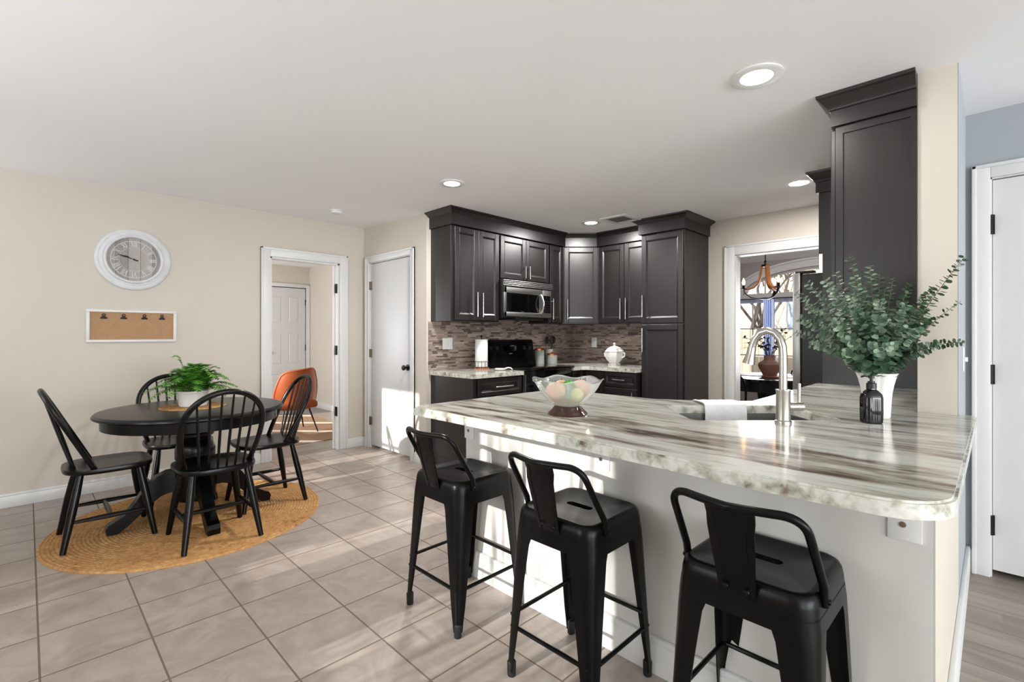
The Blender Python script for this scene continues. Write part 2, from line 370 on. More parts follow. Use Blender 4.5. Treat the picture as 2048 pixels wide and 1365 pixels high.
def tag(o, label=None, cat=None, group=None, kind=None):
    if label: o['label'] = label
    if cat: o['category'] = cat
    if group: o['group'] = group
    if kind: o['kind'] = kind
    return o
def thing(name, label, cat, loc=(0, 0, 0), rz=0.0, group=None):
    o = bpy.data.objects.new(name, None); COL.objects.link(o); o.location = loc; o.rotation_euler = (0, 0, rz); o.empty_display_size = 0.1
    return tag(o, label, cat, group)
def part(name, mb, mat, parent, local=False, label=None, ang=35):
    root = parent
    while root.parent: root = root.parent
    me = mb.mesh(name, mat, ang, None if local else root.location)
    o = bpy.data.objects.new(name, me); COL.objects.link(o); o.parent = parent
    if label: o['label'] = label
    return o
def solo(name, mb, mat, label, cat, base, group=None, ang=35):
    o = bpy.data.objects.new(name, mb.mesh(name, mat, ang, base)); COL.objects.link(o); o.location = base
    return tag(o, label, cat, group)
def struct(name, mb, mat, parent=None, label=None, ang=35):
    o = bpy.data.objects.new(name, mb.mesh(name, mat, ang)); COL.objects.link(o)
    if parent: o.parent = parent
    else: o['kind'] = 'structure'
    if label: o['label'] = label
    return o
def kids(o): return [c for c in bpy.data.objects if c.parent == o]
def dup(root, loc, rz, label, group=None):
    r = root.copy(); COL.objects.link(r); r.location = loc; r.rotation_euler = (0, 0, rz); r['label'] = label
    if group: r['group'] = group
    for ch in kids(root):
        c = ch.copy(); COL.objects.link(c); c.parent = r
        for g in kids(ch):
            d = g.copy(); COL.objects.link(d); d.parent = c
    return r
def RZ(a): return Matrix.Rotation(a, 4, 'Z')
def T(x, y, z): return Matrix.Translation((x, y, z))
Fv = Vector((math.cos(AZ), math.sin(AZ), 0)); Rv = Vector((math.sin(AZ), -math.cos(AZ), 0))
def at(u, d, z): return Fv*d + Rv*u + Vector((0, 0, z))     # a point d metres ahead and u metres to the right of the tripod

# ------------------------------------------------------------------ the shell
ZC = 2.40; ZL = 2.442; YL = 5.03; XC = 2.68; YS = 3.82; XK = 4.95; YP0, YP1 = 0.106, 0.24; XP = 2.785; XR = 3.5
ZT = 2.56; TH = 0.12
struct('floor', MB().box(WX, XK + TH, 0.10, YL + 0.02, -0.1, 0.0), 'tile')
struct('floor_hall', MB().box(WX, XR + 0.5, -6.5, 0.10, -0.1, 0.0), 'plank')
struct('floor_den', MB().box(0.4, XR + 0.1, YL + 0.02, 8.7, -0.1, -0.0), 'plank_den')
struct('floor_dining', MB().box(XK + TH, 7.6, 0.0, 4.6, -0.1, 0.0), 'plank_den')
c = MB()
c.prism([(YS, ZC), (YL + 0.14, ZL + 0.004), (YL + 0.14, ZT + 0.08), (-6.6, ZT + 0.08), (-6.6, ZC)], WX - 0.2, 5.2, 'X')
struct('ceiling', c, 'ceiling')
struct('ceiling_den', MB().box(0.3, 3.7, YL + 0.14, 8.8, 2.42, 2.6), 'ceiling')
struct('ceiling_dining', MB().box(5.2, 7.6, 0.0, 4.6, 2.40, 2.6), 'ceiling')
# left wall with the den doorway
DX0, DX1, DZ = 1.684, 2.392, 2.012
b = MB().box(WX - TH, DX0, YL, YL + TH, 0, ZT).box(DX1, XC + TH, YL, YL + TH, 0, ZT).box(DX0, DX1, YL, YL + TH, DZ, ZT)
struct('wall_left', b, 'wall')
# closet wall
CY0, CY1, CZ = 4.075, 4.893, 2.037
b = MB().box(XC, XC + TH, CY1, YL, 0, ZT).box(XC, XC + TH, YS, CY0, 0, ZT).box(XC, XC + TH, CY0, CY1, CZ, ZT)
struct('wall_closet', b, 'wall')
struct('wall_stove', MB().box(XC + TH, XK + TH, YS, YS + TH, 0, ZT), 'wall')
OY0, OY1, OZ = 1.09, 1.815, 2.03
b = MB().box(XK, XK + TH, OY1, YS, 0, ZT).box(XK, XK + TH, YP0, OY0, 0, ZT).box(XK, XK + TH, OY0, OY1, OZ, ZT)
struct('wall_opening', b, 'wall')
struct('wall_pillar', MB().box(XP, XK, YP0 + 0.004, YP1, 0, ZT), 'wall')
struct('wall_hall_return', MB().box(XP + 0.004, XR, YP0, YP0 + 0.004, 0.0, ZT), 'grey_wall')
RY1, RY0, RZ2 = 0.0126, -0.80, 2.05
b = MB().box(XR, XR + TH, RY1, YP0, 0, ZT).box(XR, XR + TH, -6.5, RY0, 0, ZT).box(XR, XR + TH, RY0, RY1, RZ2, ZT)
struct('wall_right', b, 'grey_wall')
XH = 1.638; YHL = 1.975; CT = 0.90; CB = 0.862
struct('wall_peninsula', MB().box(XH, XH + 0.11, YP0 + 0.004, YHL, 0, CB - 0.002), 'halfwall')
struct('wall_peninsula_end', MB().box(XH, XH + 0.11, YP0, YP0 + 0.004, 0, CB - 0.002).box(XH + 0.11, XP, YP0, YP1, 0, CB - 0.002), 'wall')
# window wall with three glazed openings; a fourth and the rear one are added for fill light (behind the tripod)
def wall_with_holes(name, x0, x1, ya, yb, holes, mat):
    b = MB(); y = ya
    for (h0, h1, z0, z1) in sorted(holes):
        b.box(x0, x1, y, h0, 0, ZT); b.box(x0, x1, h0, h1, 0, z0); b.box(x0, x1, h0, h1, z1, ZT); y = h1
    b.box(x0, x1, y, yb, 0, ZT); return struct(name, b, mat)
HOLES = [(1.19, 1.99, 0.80, 2.02), (2.74, 2.96, 0.80, 2.02), (4.11, 4.82, 0.95, 2.18), (-5.2, -2.4, 0.5, 2.1)]  # the living room opening is added to let fill light in
wall_with_holes('wall_window', WX - TH, WX, -6.5, YL + TH, HOLES, 'wall')
b = MB().box(WX - TH, -0.9, -6.62, -6.5, 0, ZT).box(3.1, XR + TH, -6.62, -6.5, 0, ZT).box(-0.9, 3.1, -6.62, -6.5, 2.2, ZT).box(-0.9, 3.1, -6.62, -6.5, 0, 0.1)
struct('wall_rear', b, 'wall')
for i, (h0, h1, z0, z1) in enumerate(HOLES):
    f = MB()
    for (a, bb, cc, d) in ((h0 - .06, h0, z0 - .06, z1 + .06), (h1, h1 + .06, z0 - .06, z1 + .06), (h0, h1, z0 - .06, z0), (h0, h1, z1, z1 + .06)): f.box(WX, WX + 0.018, a, bb, cc, d)
    zm = (z0 + z1)/2
    if i == 2:
        f.box(WX - 0.07, WX - 0.045, h0, h1, zm - 0.018, zm + 0.018)
        f.box(WX - 0.065, WX - 0.05, (h0 + h1)/2 - 0.008, (h0 + h1)/2 + 0.008, z0, z1)
    wn = struct('window_%d' % (i + 1), f, 'trim')  # the one in the living room opening is added with the fill light
# sheers hanging in the sunny windows (outside the frame, behind the tripod)
for i, (h0, h1, z0, z1) in enumerate(HOLES[:2]):
    b = MB(); n = 60
    for k in range(n):
        ya, yb = h0 - 0.05 + (h1 - h0 + 0.1)*k/n, h0 - 0.05 + (h1 - h0 + 0.1)*(k + 1)/n
        xa, xb = WX + 0.05 + 0.015*math.sin(k*1.3), WX + 0.05 + 0.015*math.sin((k + 1)*1.3)
        b.quad((xa, ya, z0 - 0.1), (xb, yb, z0 - 0.1), (xb, yb, z1 + 0.08), (xa, ya, z1 + 0.08))
    solo('sheer_curtain', b, 'sheer', ('wide' if i == 0 else 'narrow') + ' sheer curtain hanging over a sunny window', 'curtain', (WX + 0.05, (h0 + h1)/2, z1 + 0.08))
# what closes the rooms behind the three shut doors
struct('wall_hall_closet', MB().box(XR + 0.45, XR + 0.5, -1.2, YP0, 0, ZT).box(XR + TH, XR + 0.5, -1.25, -1.2, 0, ZT), 'wall')
struct('wall_closet_back', MB().box(3.40, 3.44, YS + TH, YL + TH, 0, ZT), 'wall')
struct('wall_den_outer', MB().box(2.6, 3.6, 8.62, 8.66, 0, ZT), 'wall')
# den shell
b = MB().box(XR, XR + TH, YL + TH, 8.7, 0, ZT); struct('wall_den_right', b, 'wall')
b = MB().box(0.4, 2.745, 8.5, 8.6, 0, ZT).box(3.49, XR, 8.5, 8.6, 0, ZT).box(2.745, 3.49, 8.5, 8.6, 2.055, ZT); struct('wall_den_back', b, 'wall')
b = MB().box(0.4, 0.5, YL + TH, 6.1, 0, ZT).box(0.4, 0.5, 7.7, 8.6, 0, ZT).box(0.4, 0.5, 6.1, 7.7, 0, 0.7).box(0.4, 0.5, 6.1, 7.7, 1.9, ZT); struct('wall_den_left', b, 'wall')
# dining shell; the window wall is pierced by an arch over a band of sashes
XD = 7.4; AC = 1.62; AA = 0.98; AH = 0.345; AZ0 = 1.815
arch = [(AC + AA*math.cos(t), AZ0 + AH*math.sin(t)) for t in [PI*k/28 for k in range(29)]]
WY0, WY1, WZ0, WZ1 = 0.55, 2.70, 0.55, 1.735
b = MB().prism([(4.6, AZ0), (4.6, ZT), (0.0, ZT), (0.0, AZ0)] + arch[::-1], XD, XD + TH, 'X')
b.box(XD, XD + TH, 0.0, 4.6, WZ1, AZ0).box(XD, XD + TH, 0.0, WY0, 0, WZ1).box(XD, XD + TH, WY1, 4.6, 0, WZ1).box(XD, XD + TH, WY0, WY1, 0, WZ0)
struct('wall_dining_window', b, 'taupe_wall')
struct('wall_dining_left', MB().box(XK + TH, XD, 4.5, 4.6, 0, ZT), 'taupe_wall')
struct('wall_dining_right', MB().box(XK + TH, XD, 0.0, 0.1, 0, ZT), 'taupe_wall')

# ------------------------------------------------------------------ trim
def casing_y(b, yface, sgn, x0, x1, zt, wd=0.062, th=0.018):        # round an opening in a wall y = yface
    ya, yb = sorted((yface, yface + sgn*th)); yc, yd = sorted((yface, yface + sgn*(th + 0.008)))
    b.box(x0 - wd, x0, ya, yb, 0, zt + wd, 0.003); b.box(x1, x1 + wd, ya, yb, 0, zt + wd, 0.003); b.box(x0, x1, ya, yb, zt, zt + wd, 0.003)
    b.box(x0 - wd, x0 - wd + 0.018, yc, yd, 0, zt + wd, 0.003); b.box(x1 + wd - 0.018, x1 + wd, yc, yd, 0, zt + wd, 0.003); b.box(x0 - wd, x1 + wd, yc, yd, zt + wd - 0.018, zt + wd, 0.003)
def casing_x(b, xface, sgn, y0, y1, zt, wd=0.062, th=0.018, z0=0):
    xa, xb = sorted((xface, xface + sgn*th)); xc, xd = sorted((xface, xface + sgn*(th + 0.008)))
    b.box(xa, xb, y0 - wd, y0, z0, zt + wd, 0.003); b.box(xa, xb, y1, y1 + wd, z0, zt + wd, 0.003); b.box(xa, xb, y0, y1, zt, zt + wd, 0.003)
    b.box(xc, xd, y0 - wd, y0 - wd + 0.018, z0, zt + wd, 0.003); b.box(xc, xd, y1 + wd - 0.018, y1 + wd, z0, zt + wd, 0.003); b.box(xc, xd, y0 - wd, y1 + wd, zt + wd - 0.018, zt + wd, 0.003)
b = MB(); casing_y(b, YL, -1, DX0, DX1, DZ, 0.088)
b.box(DX0 - 0.002, DX0 + 0.016, YL, YL + TH, 0, DZ).box(DX1 - 0.016, DX1 + 0.002, YL, YL + TH, 0, DZ).box(DX0, DX1, YL, YL + TH, DZ - 0.016, DZ + 0.002)
b.box(DX1 - 0.028, DX1 - 0.016, YL + 0.07, YL + 0.105, 0, DZ)
tr = struct('trim_1', b, 'trim')
for z in (1.745, 1.075, 0.41):
    h = MB().box(DX1 - 0.0185, DX1 - 0.0155, YL + 0.025, YL + 0.075, z - 0.05, z + 0.05).cyl((DX1 - 0.024, YL + 0.02, z - 0.05), (DX1 - 0.024, YL + 0.02, z + 0.05), 0.008, seg=10)
    h.box(DX1 - 0.02, DX1 - 0.015, YL + 0.018, YL + 0.03, z - 0.048, z + 0.048); struct('hinge', h, 'black_iron', tr)
b = MB(); casing_x(b, XC, -1, CY0, CY1, CZ, 0.068); b.box(XC, XC + TH, CY0 - 0.002, CY0 + 0.008, 0, CZ).box(XC, XC + TH, CY1 - 0.008, CY1 + 0.002, 0, CZ).box(XC, XC + TH, CY0, CY1, CZ - 0.008, CZ + 0.002); struct('trim_2', b, 'trim')
b = MB(); casing_x(b, XK, -1, OY0, OY1, OZ, 0.10); b.box(XK, XK + TH, OY1 - 0.006, OY1 + 0.002, 0, OZ).box(XK, XK + TH, OY0 - 0.002, OY0 + 0.006, 0, OZ).box(XK, XK + TH, OY0, OY1, OZ - 0.006, OZ + 0.002); struct('trim_3', b, 'trim')
b = MB(); casing_x(b, XR, -1, RY0, RY1, RZ2, 0.070); b.box(XR, XR + TH, RY1 - 0.006, RY1 + 0.002, 0, RZ2).box(XR, XR + TH, RY0 - 0.002, RY0 + 0.006, 0, RZ2).box(XR, XR + TH, RY0, RY1, RZ2 - 0.006, RZ2 + 0.002); struct('trim_4', b, 'trim')
b = MB(); casing_y(b, 8.5, -1, 2.745, 3.435, 2.055, 0.06); struct('trim_5', b, 'trim')
def bb(b, x0, x1, y0, y1, z=0.10):                                   # a baseboard run with a stepped top
    b.box(x0, x1, y0, y1, 0, z*0.82, 0.002)
    cx, cy = (x1 - x0), (y1 - y0)
    if cx < cy: b.box(x0 + cx*0.0, x1 - cx*0.0, y0, y1, z*0.8, z, 0.004)
    else: b.box(x0, x1, y0, y1, z*0.8, z, 0.004)
b = MB(); bb(b, WX, DX0 - 0.088, YL - 0.016, YL); bb(b, DX1 + 0.088, XC, YL - 0.016, YL); struct('baseboard_left', b, 'trim')
b = MB(); bb(b, XC - 0.016, XC, CY1 + 0.068, YL - 0.016); bb(b, XC - 0.016, XC, YS, CY0 - 0.068); struct('baseboard_closet', b, 'trim')
b = MB(); bb(b, XH - 0.018, XH, YP0 - 0.018, YHL, 0.135); bb(b, XH - 0.018, XR, YP0 - 0.018, YP0, 0.135); struct('baseboard_peninsula', b, 'trim')
b = MB(); bb(b, XR - 0.016, XR, RY1 + 0.07, YP0, 0.12); bb(b, XR - 0.016, XR, -6.5, RY0 - 0.07, 0.12); struct('baseboard_right', b, 'trim')
b = MB(); bb(b, XR - 0.016, XR, YL + TH, 8.5); bb(b, 0.5, 2.68, 8.484, 8.5); struct('baseboard_den', b, 'trim')
b = MB(); bb(b, XK - 0.016, XK, OY1 + 0.1, 2.07); struct('baseboard_opening', b, 'trim')
# dining crown and the arch casing
b = MB().prism([(XD, 2.40), (XD - 0.09, 2.40), (XD - 0.075, 2.36), (XD - 0.02, 2.31), (XD, 2.29)], 0.1, 4.5, 'Y'); struct('trim_6', b, 'trim')
b = MB()
def ring_arch(b, a0, h0, a1, h1, x0, x1, n=28):
    P0 = [(AC + a0*math.cos(PI*k/n), AZ0 + h0*math.sin(PI*k/n)) for k in range(n + 1)]; P1 = [(AC + a1*math.cos(PI*k/n), AZ0 + h1*math.sin(PI*k/n)) for k in range(n + 1)]
    for k in range(n): b.prism([P0[k], P0[k + 1], P1[k + 1], P1[k]], x0, x1, 'X')
ring_arch(b, AA, AH, AA + 0.12, AH + 0.115, XD - 0.022, XD); ring_arch(b, AA + 0.10, AH + 0.095, AA + 0.125, AH + 0.12, XD - 0.032, XD)
b.box(XD - 0.022, XD, AC - AA - 0.1, AC + AA + 0.1, AZ0 - 0.045, AZ0)
struct('trim_7', b, 'trim')
# window 6: the arched fanlight with its sashes
b = MB(); ring_arch(b, AA - 0.035, AH - 0.035, AA, AH, XD + 0.02, XD + 0.07)
for t in (0.25, 0.5, 0.75): b.box(XD + 0.035, XD + 0.05, AC + AA*math.cos(PI*t) - 0.008, AC + AA*math.cos(PI*t) + 0.008, AZ0, AZ0 + AH*math.sin(PI*t))
b.box(XD + 0.03, XD + 0.06, AC - AA, AC + AA, AZ0, AZ0 + 0.02)
for y0, y1 in ((2.30, 2.66), (1.66, 2.20), (1.06, 1.58), (0.60, 0.98)):
    b.box(XD + 0.02, XD + 0.07, y0 - 0.03, y0, WZ0, WZ1).box(XD + 0.02, XD + 0.07, y1, y1 + 0.03, WZ0, WZ1).box(XD + 0.02, XD + 0.07, y0, y1, WZ0, WZ0 + 0.04).box(XD + 0.02, XD + 0.07, y0, y1, WZ1 - 0.03, WZ1)
    b.box(XD + 0.035, XD + 0.05, (y0 + y1)/2 - 0.008, (y0 + y1)/2 + 0.008, WZ0, WZ1)
    for z in (0.95, 1.33): b.box(XD + 0.035, XD + 0.05, y0, y1, z - 0.008, z + 0.008)
wn = struct('window_6', b, 'trim')
pn = MB().box(XD + 0.040, XD + 0.044, WY0, WY1, WZ0, WZ1)
pn.prism([(AC + AA*0.97*math.cos(PI*k/28), AZ0 + 0.02 + AH*0.93*math.sin(PI*k/28)) for k in range(29)], XD + 0.040, XD + 0.044, 'X'); struct('pane', pn, 'pane', wn)

# ------------------------------------------------------------------ doors
def flat_panels(w_, h_, t=0.035, cols=2, rows=((0.12, 0.28), (0.36, 0.62), (0.70, 0.93))):
    """panelled slab, x 0..w, z 0..h, front at y = 0, back at y = t"""
    b = MB().box(0, w_, 0.004, t, 0, h_)
    st = 0.105; mid = 0.10; pw = (w_ - 2*st - mid)/2
    b.box(0, st, 0, 0.006, 0, h_).box(w_ - st, w_, 0, 0.006, 0, h_).box(st + pw, st + pw + mid, 0, 0.006, 0, h_)
    zs = [0] + [z for r in rows for z in r] + [1]
    for k in range(0, len(zs), 2):
        for x0 in (st, st + pw + mid): b.box(x0, x0 + pw, 0, 0.006, zs[k]*h_, zs[k+1]*h_)
    for z0, z1 in rows:
        for x0 in (st, st + pw + mid):
            a, c2, d, e = x0 + 0.028, x0 + pw - 0.028, z0*h_ + 0.028, z1*h_ - 0.028
            o = [(x0 + 0.012, 0.0045, z0*h_ + 0.012), (x0 + pw - 0.012, 0.0045, z0*h_ + 0.012), (x0 + pw - 0.012, 0.0045, z1*h_ - 0.012), (x0 + 0.012, 0.0045, z1*h_ - 0.012)]
            i = [(a, -0.001, d), (c2, -0.001, d), (c2, -0.001, e), (a, -0.001, e)]
            for k in range(4): b.quad(o[k], o[(k + 1) % 4], i[(k + 1) % 4], i[k])
            b.quad(*i)
    return b
def knob(b, x, y, z, axis, s):
    m = Matrix.Rotation(s*PI/2, 4, 'X') if axis == 'y' else Matrix.Rotation(s*PI/2, 4, 'Y')
    b.lathe([(0.032, 0), (0.032, 0.006), (0.012, 0.010), (0.011, 0.03), (0.022, 0.038), (0.028, 0.05), (0.024, 0.06), (0.0, 0.064)], (x, y, z), 20, m)
d = MB().box(XC + 0.01, XC + 0.045, CY0 + 0.012, CY1 - 0.012, 0.03, CZ - 0.014, 0.002); do = struct('door_1', d, 'door'); do['label'] = 'flat white closet door with black knob, sunlit at its lower right'
k = MB(); knob(k, XC + 0.01, CY0 + 0.075, 0.915, 'x', -1); struct('door_knob', k, 'black_iron', do)
for z in (1.785, 1.04, 0.295): struct('hinge', MB().cyl((XC - 0.004, CY1 - 0.004, z - 0.045), (XC - 0.004, CY1 - 0.004, z + 0.045), 0.007, seg=10).box(XC - 0.002, XC + 0.011, CY1 - 0.03, CY1 + 0.008, z - 0.045, z + 0.045), 'nickel_dark', do)
d = flat_panels(0.674, 2.03).xf(T(2.753, 8.508, 0.012)); do = struct('door_2', d, 'door'); do['label'] = 'white six-panel door at the far end of the den'
k = MB(); knob(k, 2.82, 8.508, 0.95, 'y', 1); struct('door_knob', k, 'black_iron', do)
for z in (1.80, 1.02): struct('hinge', MB().box(3.424, 3.440, 8.494, 8.51, z - 0.05, z + 0.05), 'black_iron', do)
d = flat_panels(0.80, 2.005, 0.035, rows=((0.10, 0.36), (0.44, 0.68), (0.74, 0.92))).xf(T(XR + 0.012, RY1 - 0.008, 0.034) @ RZ(-PI/2)); do = struct('door_3', d, 'door'); do['label'] = 'white panelled hall door with black hinges at the right edge'
for z in (1.81, 1.04, 0.265): struct('hinge', MB().cyl((XR - 0.004, RY1 - 0.003, z - 0.05), (XR - 0.004, RY1 - 0.003, z + 0.05), 0.008, seg=10).box(XR - 0.002, XR + 0.013, RY1 - 0.016, RY1 + 0.01, z - 0.05, z + 0.05), 'black_iron', do)

# ------------------------------------------------------------------ cabinets (local frame: x along the front, -y outwards, z up)
def door_front(w_, h_, fr=0.052, t=0.02, raised=False):
    b = MB(); y0 = -t
    b.box(0, fr, y0, 0, 0, h_, 0.0025, 1).box(w_ - fr, w_, y0, 0, 0, h_, 0.0025, 1).box(fr, w_ - fr, y0, 0, 0, fr, 0.0025, 1).box(fr, w_ - fr, y0, 0, h_ - fr, h_, 0.0025, 1)
    s1, s2 = 0.003, 0.014; yi = y0 + 0.010
    o = [(fr - s1, y0 + .001, fr - s1), (w_ - fr + s1, y0 + .001, fr - s1), (w_ - fr + s1, y0 + .001, h_ - fr + s1), (fr - s1, y0 + .001, h_ - fr + s1)]
    i = [(fr + s2, yi, fr + s2), (w_ - fr - s2, yi, fr + s2), (w_ - fr - s2, yi, h_ - fr - s2), (fr + s2, yi, h_ - fr - s2)]
    for k in range(4): b.quad(o[k], o[(k + 1) % 4], i[(k + 1) % 4], i[k])
    b.quad(*i); b.box(fr - 0.002, w_ - fr + 0.002, yi + 0.001, -0.001, fr - 0.002, h_ - fr + 0.002)
    return b
def bar_handle(x, z, L, vert=True, y=-0.02):
    b = MB(); yo = y - 0.03
    if vert:
        b.cyl((x, yo, z - L/2), (x, yo, z + L/2), 0.006, seg=12)
        for q in (-L*0.36, L*0.36): b.cyl((x, y, z + q), (x, yo, z + q), 0.0045, seg=10)
    else:
        b.cyl((x - L/2, yo, z), (x + L/2, yo, z), 0.006, seg=12)
        for q in (-L*0.36, L*0.36): b.cyl((x + q, y, z), (x + q, yo, z), 0.0045, seg=10)
    return b
def cabinet(name, label, cat, loc, rz, w_, dp, h_, fronts, toe=False, group=None):
    """fronts: (kind, x0, x1, z0, z1, handle x, handle z, length, vertical)"""
    t = thing(name, label, cat, loc, rz, group)
    b = MB()
    if toe: b.box(0, w_, 0, dp, 0.1, h_, 0.0015, 1).box(0.0, w_, 0.06, dp, 0, 0.1)
    else: b.box(0, w_, 0, dp, 0, h_, 0.0015, 1)
    part('body', b, 'espresso', t, True)
    for (kind, x0, x1, z0, z1, hx, hz_, L, vert) in fronts:
        fr = 0.052 if kind == 'door' else 0.035
        d = part(kind, door_front(x1 - x0, z1 - z0, fr).xf(T(x0, 0, z0)), 'espresso', t, True)
        if L: part('handle', bar_handle(hx, hz_, L, vert), 'chrome', d, True, 'brushed steel bar handle')
    return t
ZU = 1.37; HU = 2.25 - ZU; g = 'dark upper wall cabinets'
YF = 3.51                                          # carcass front of the stove run; doors stand 20 mm proud
A = cabinet('wall_cabinet', 'two-door dark wall cabinet between the cream wall end and the microwave', 'cabinet', (2.73, YF, ZU), 0, 0.60, YS - YF - 0.001, HU,
        [('door', 0.035, 0.318, 0.012, 0.872, 0.285, 0.16, 0.23, True), ('door', 0.322, 0.590, 0.012, 0.872, 0.355, 0.16, 0.23, True)], group=g)
cabinet('wall_cabinet', 'short two-door dark wall cabinet mounted directly above the microwave', 'cabinet', (3.335, YF, 1.80), 0, 0.755, YS - YF - 0.001, 0.45,
        [('door', 0.008, 0.376, 0.012, 0.44, 0.346, 0.095, 0.13, True), ('door', 0.380, 0.747, 0.012, 0.44, 0.410, 0.095, 0.13, True)], group=g)
cabinet('wall_cabinet', 'narrow single-door dark wall cabinet between microwave and corner cabinet', 'cabinet', (4.095, YF, ZU), 0, 0.245, YS - YF - 0.001, HU,
        [('door', 0.006, 0.239, 0.012, 0.872, 0.03, 0.16, 0.23, True)], group=g)
# diagonal corner wall cabinet
t = thing('corner_cabinet', 'diagonal corner wall cabinet with one dark door above the canisters', 'cabinet', (4.345, YF, ZU), 0, g)
part('body', MB().prism([(4.345, YF), (4.64, 3.215), (XK - 0.001, 3.215), (XK - 0.001, YS - 0.001), (4.345, YS - 0.001)], ZU, 2.25), 'espresso', t)
wd = math.hypot(4.64 - 4.345, YF - 3.215)
dm = T(0, 0, 0) @ RZ(-PI/4)
d = part('door', door_front(wd - 0.03, 0.86).xf(dm @ T(0.015, 0, 0.012)), 'espresso', t, True)
part('handle', bar_handle(0.052, 0.16, 0.23).xf(dm), 'chrome', d, True, 'brushed steel bar handle')
cabinet('wall_cabinet', 'two-door dark wall cabinet between corner cabinet and tall pantry', 'cabinet', (4.64, 3.21, ZU), -PI/2, 0.675, XK - 4.64 - 0.001, HU,
        [('door', 0.006, 0.336, 0.012, 0.872, 0.305, 0.16, 0.23, True), ('door', 0.340, 0.669, 0.012, 0.872, 0.372, 0.16, 0.23, True)], group=g)
# pantry
PX = 4.405; PY1, PY0 = 2.53, 2.08
cabinet('pantry_cabinet', 'floor-to-ceiling dark pantry cabinet with an upper and a lower door', 'cabinet', (PX, PY1, 0), -PI/2, PY1 - PY0, XK - PX - 0.001, 2.25,
        [('door', 0.006, 0.444, 1.36, 2.238, 0.03, 1.53, 0.22, True), ('door', 0.006, 0.444, 0.115, 1.345, 0.03, 1.19, 0.24, True)], toe=True)
# crown and frieze: profile (outwards, height), swept along a path with mitred corners
PROF = [(0.0, 2.252), (0.018, 2.252), (0.018, 2.352), (0.024, 2.355), (0.030, 2.362), (0.046, 2.373), (0.060, 2.383), (0.070, 2.387), (0.072, ZC - 0.0006), (0.0, ZC - 0.0006)]
PROF_BIG = [(0.0, 2.252), (0.018, 2.252), (0.018, 2.325), (0.026, 2.330), (0.030, 2.342), (0.046, 2.360), (0.058, 2.379), (0.068, 2.385), (0.070, ZC - 0.0006), (0.0, ZC - 0.0006)]
def crown(path, prof=PROF, side=1):
    P = [Vector((p[0], p[1])) for p in path]; n = len(P); offs = []
    for i in range(n):
        ds = []
        if i > 0: ds.append((P[i] - P[i-1]).normalized())
        if i < n - 1: ds.append((P[i+1] - P[i]).normalized())
        ns = [Vector((d.y, -d.x))*side for d in ds]
        if len(ns) == 2:
            m = (ns[0] + ns[1]); m = m/m.length; m = m/max(0.3, m.dot(ns[0]))
        else: m = ns[0]
        offs.append(m)
    b = MB(); b.loft([[(P[i].x + offs[i].x*o, P[i].y + offs[i].y*o, z) for o, z in prof] for i in range(n)]); return b
t = crown([(2.73, YS - 0.001), (2.73, 3.49), (4.354, 3.49), (4.62, 3.224), (4.62, PY1 + 0.002)])
solo('crown_moulding', t, 'espresso', 'long dark crown moulding running along the corner wall cabinets at the ceiling', 'moulding', (2.73, 3.49, 2.25), ang=25)
t = crown([(4.70, PY1 + 0.001), (PX - 0.02, PY1 + 0.001), (PX - 0.02, PY0), (XK - 0.001, PY0)])
solo('crown_moulding', t, 'espresso', 'dark crown moulding capping the tall pantry cabinet', 'moulding', (PX, PY0, 2.25), ang=25)
# base run left of the stove
YB = 3.20
cabinet('base_cabinet', 'dark base cabinet with one wide drawer left of the black range', 'cabinet', (2.73, YB, 0), 0, 0.605, YS - YB - 0.001, 0.862,
        [('drawer', 0.045, 0.595, 0.70, 0.85, 0.34, 0.775, 0.22, False), ('door', 0.045, 0.318, 0.115, 0.685, 0.285, 0.58, 0.16, True), ('door', 0.322, 0.595, 0.115, 0.685, 0.355, 0.58, 0.16, True)], toe=True)
t = MB().prism([(2.705, YS - 0.001), (2.705, 3.20), (2.73, 3.165), (3.338, 3.165), (3.338, YS - 0.001)], CB, CT)
solo('worktop', t, 'marble', 'short streaked stone worktop left of the range carrying the paper towel', 'worktop', (3.02, 3.5, CB))
# corner base and worktop right of the stove
cabinet('base_cabinet', 'dark corner base cabinet right of the range under the canisters', 'cabinet', (4.108, YB, 0), 0, 0.225, YS - YB - 0.001, 0.862, [('drawer', 0.006, 0.195, 0.70, 0.85, 0, 0, 0, False), ('door', 0.006, 0.195, 0.115, 0.685, 0.03, 0.58, 0.16, True)], toe=True)
cabinet('base_cabinet', 'dark two-drawer base cabinet below the white tureen beside the pantry', 'cabinet', (4.335, YB, 0), -PI/2, YB - PY1 - 0.002, XK - 4.335 - 0.001, 0.862,
        [('drawer', 0.27, 0.662, 0.705, 0.85, 0.466, 0.778, 0.15, False), ('door', 0.27, 0.662, 0.115, 0.69, 0.625, 0.58, 0.16, True), ('door', 0.006, 0.262, 0.115, 0.85, 0, 0, 0, True)], toe=True)
t = MB().prism([(4.106, YS - 0.001), (4.106, 3.165), (4.24, 3.165), (4.30, 3.105), (4.30, PY1 + 0.001), (XK - 0.001, PY1 + 0.001), (XK - 0.001, YS - 0.001)], CB, CT)
solo('worktop', t, 'marble', 'L-shaped streaked stone worktop in the corner under the tureen', 'worktop', (4.6, 3.4, CB))
# mosaic splashback
struct('trim_8', MB().box(2.70, XK - 0.001, YS - 0.008, YS, 0.9005, 1.3695).box(3.332, 4.093, YS - 0.008, YS, 1.3695, 1.60), 'mosaic')
struct('trim_9', MB().box(XK - 0.008, XK, PY1 + 0.002, YS - 0.008, 0.9005, 1.3695), 'mosaic')

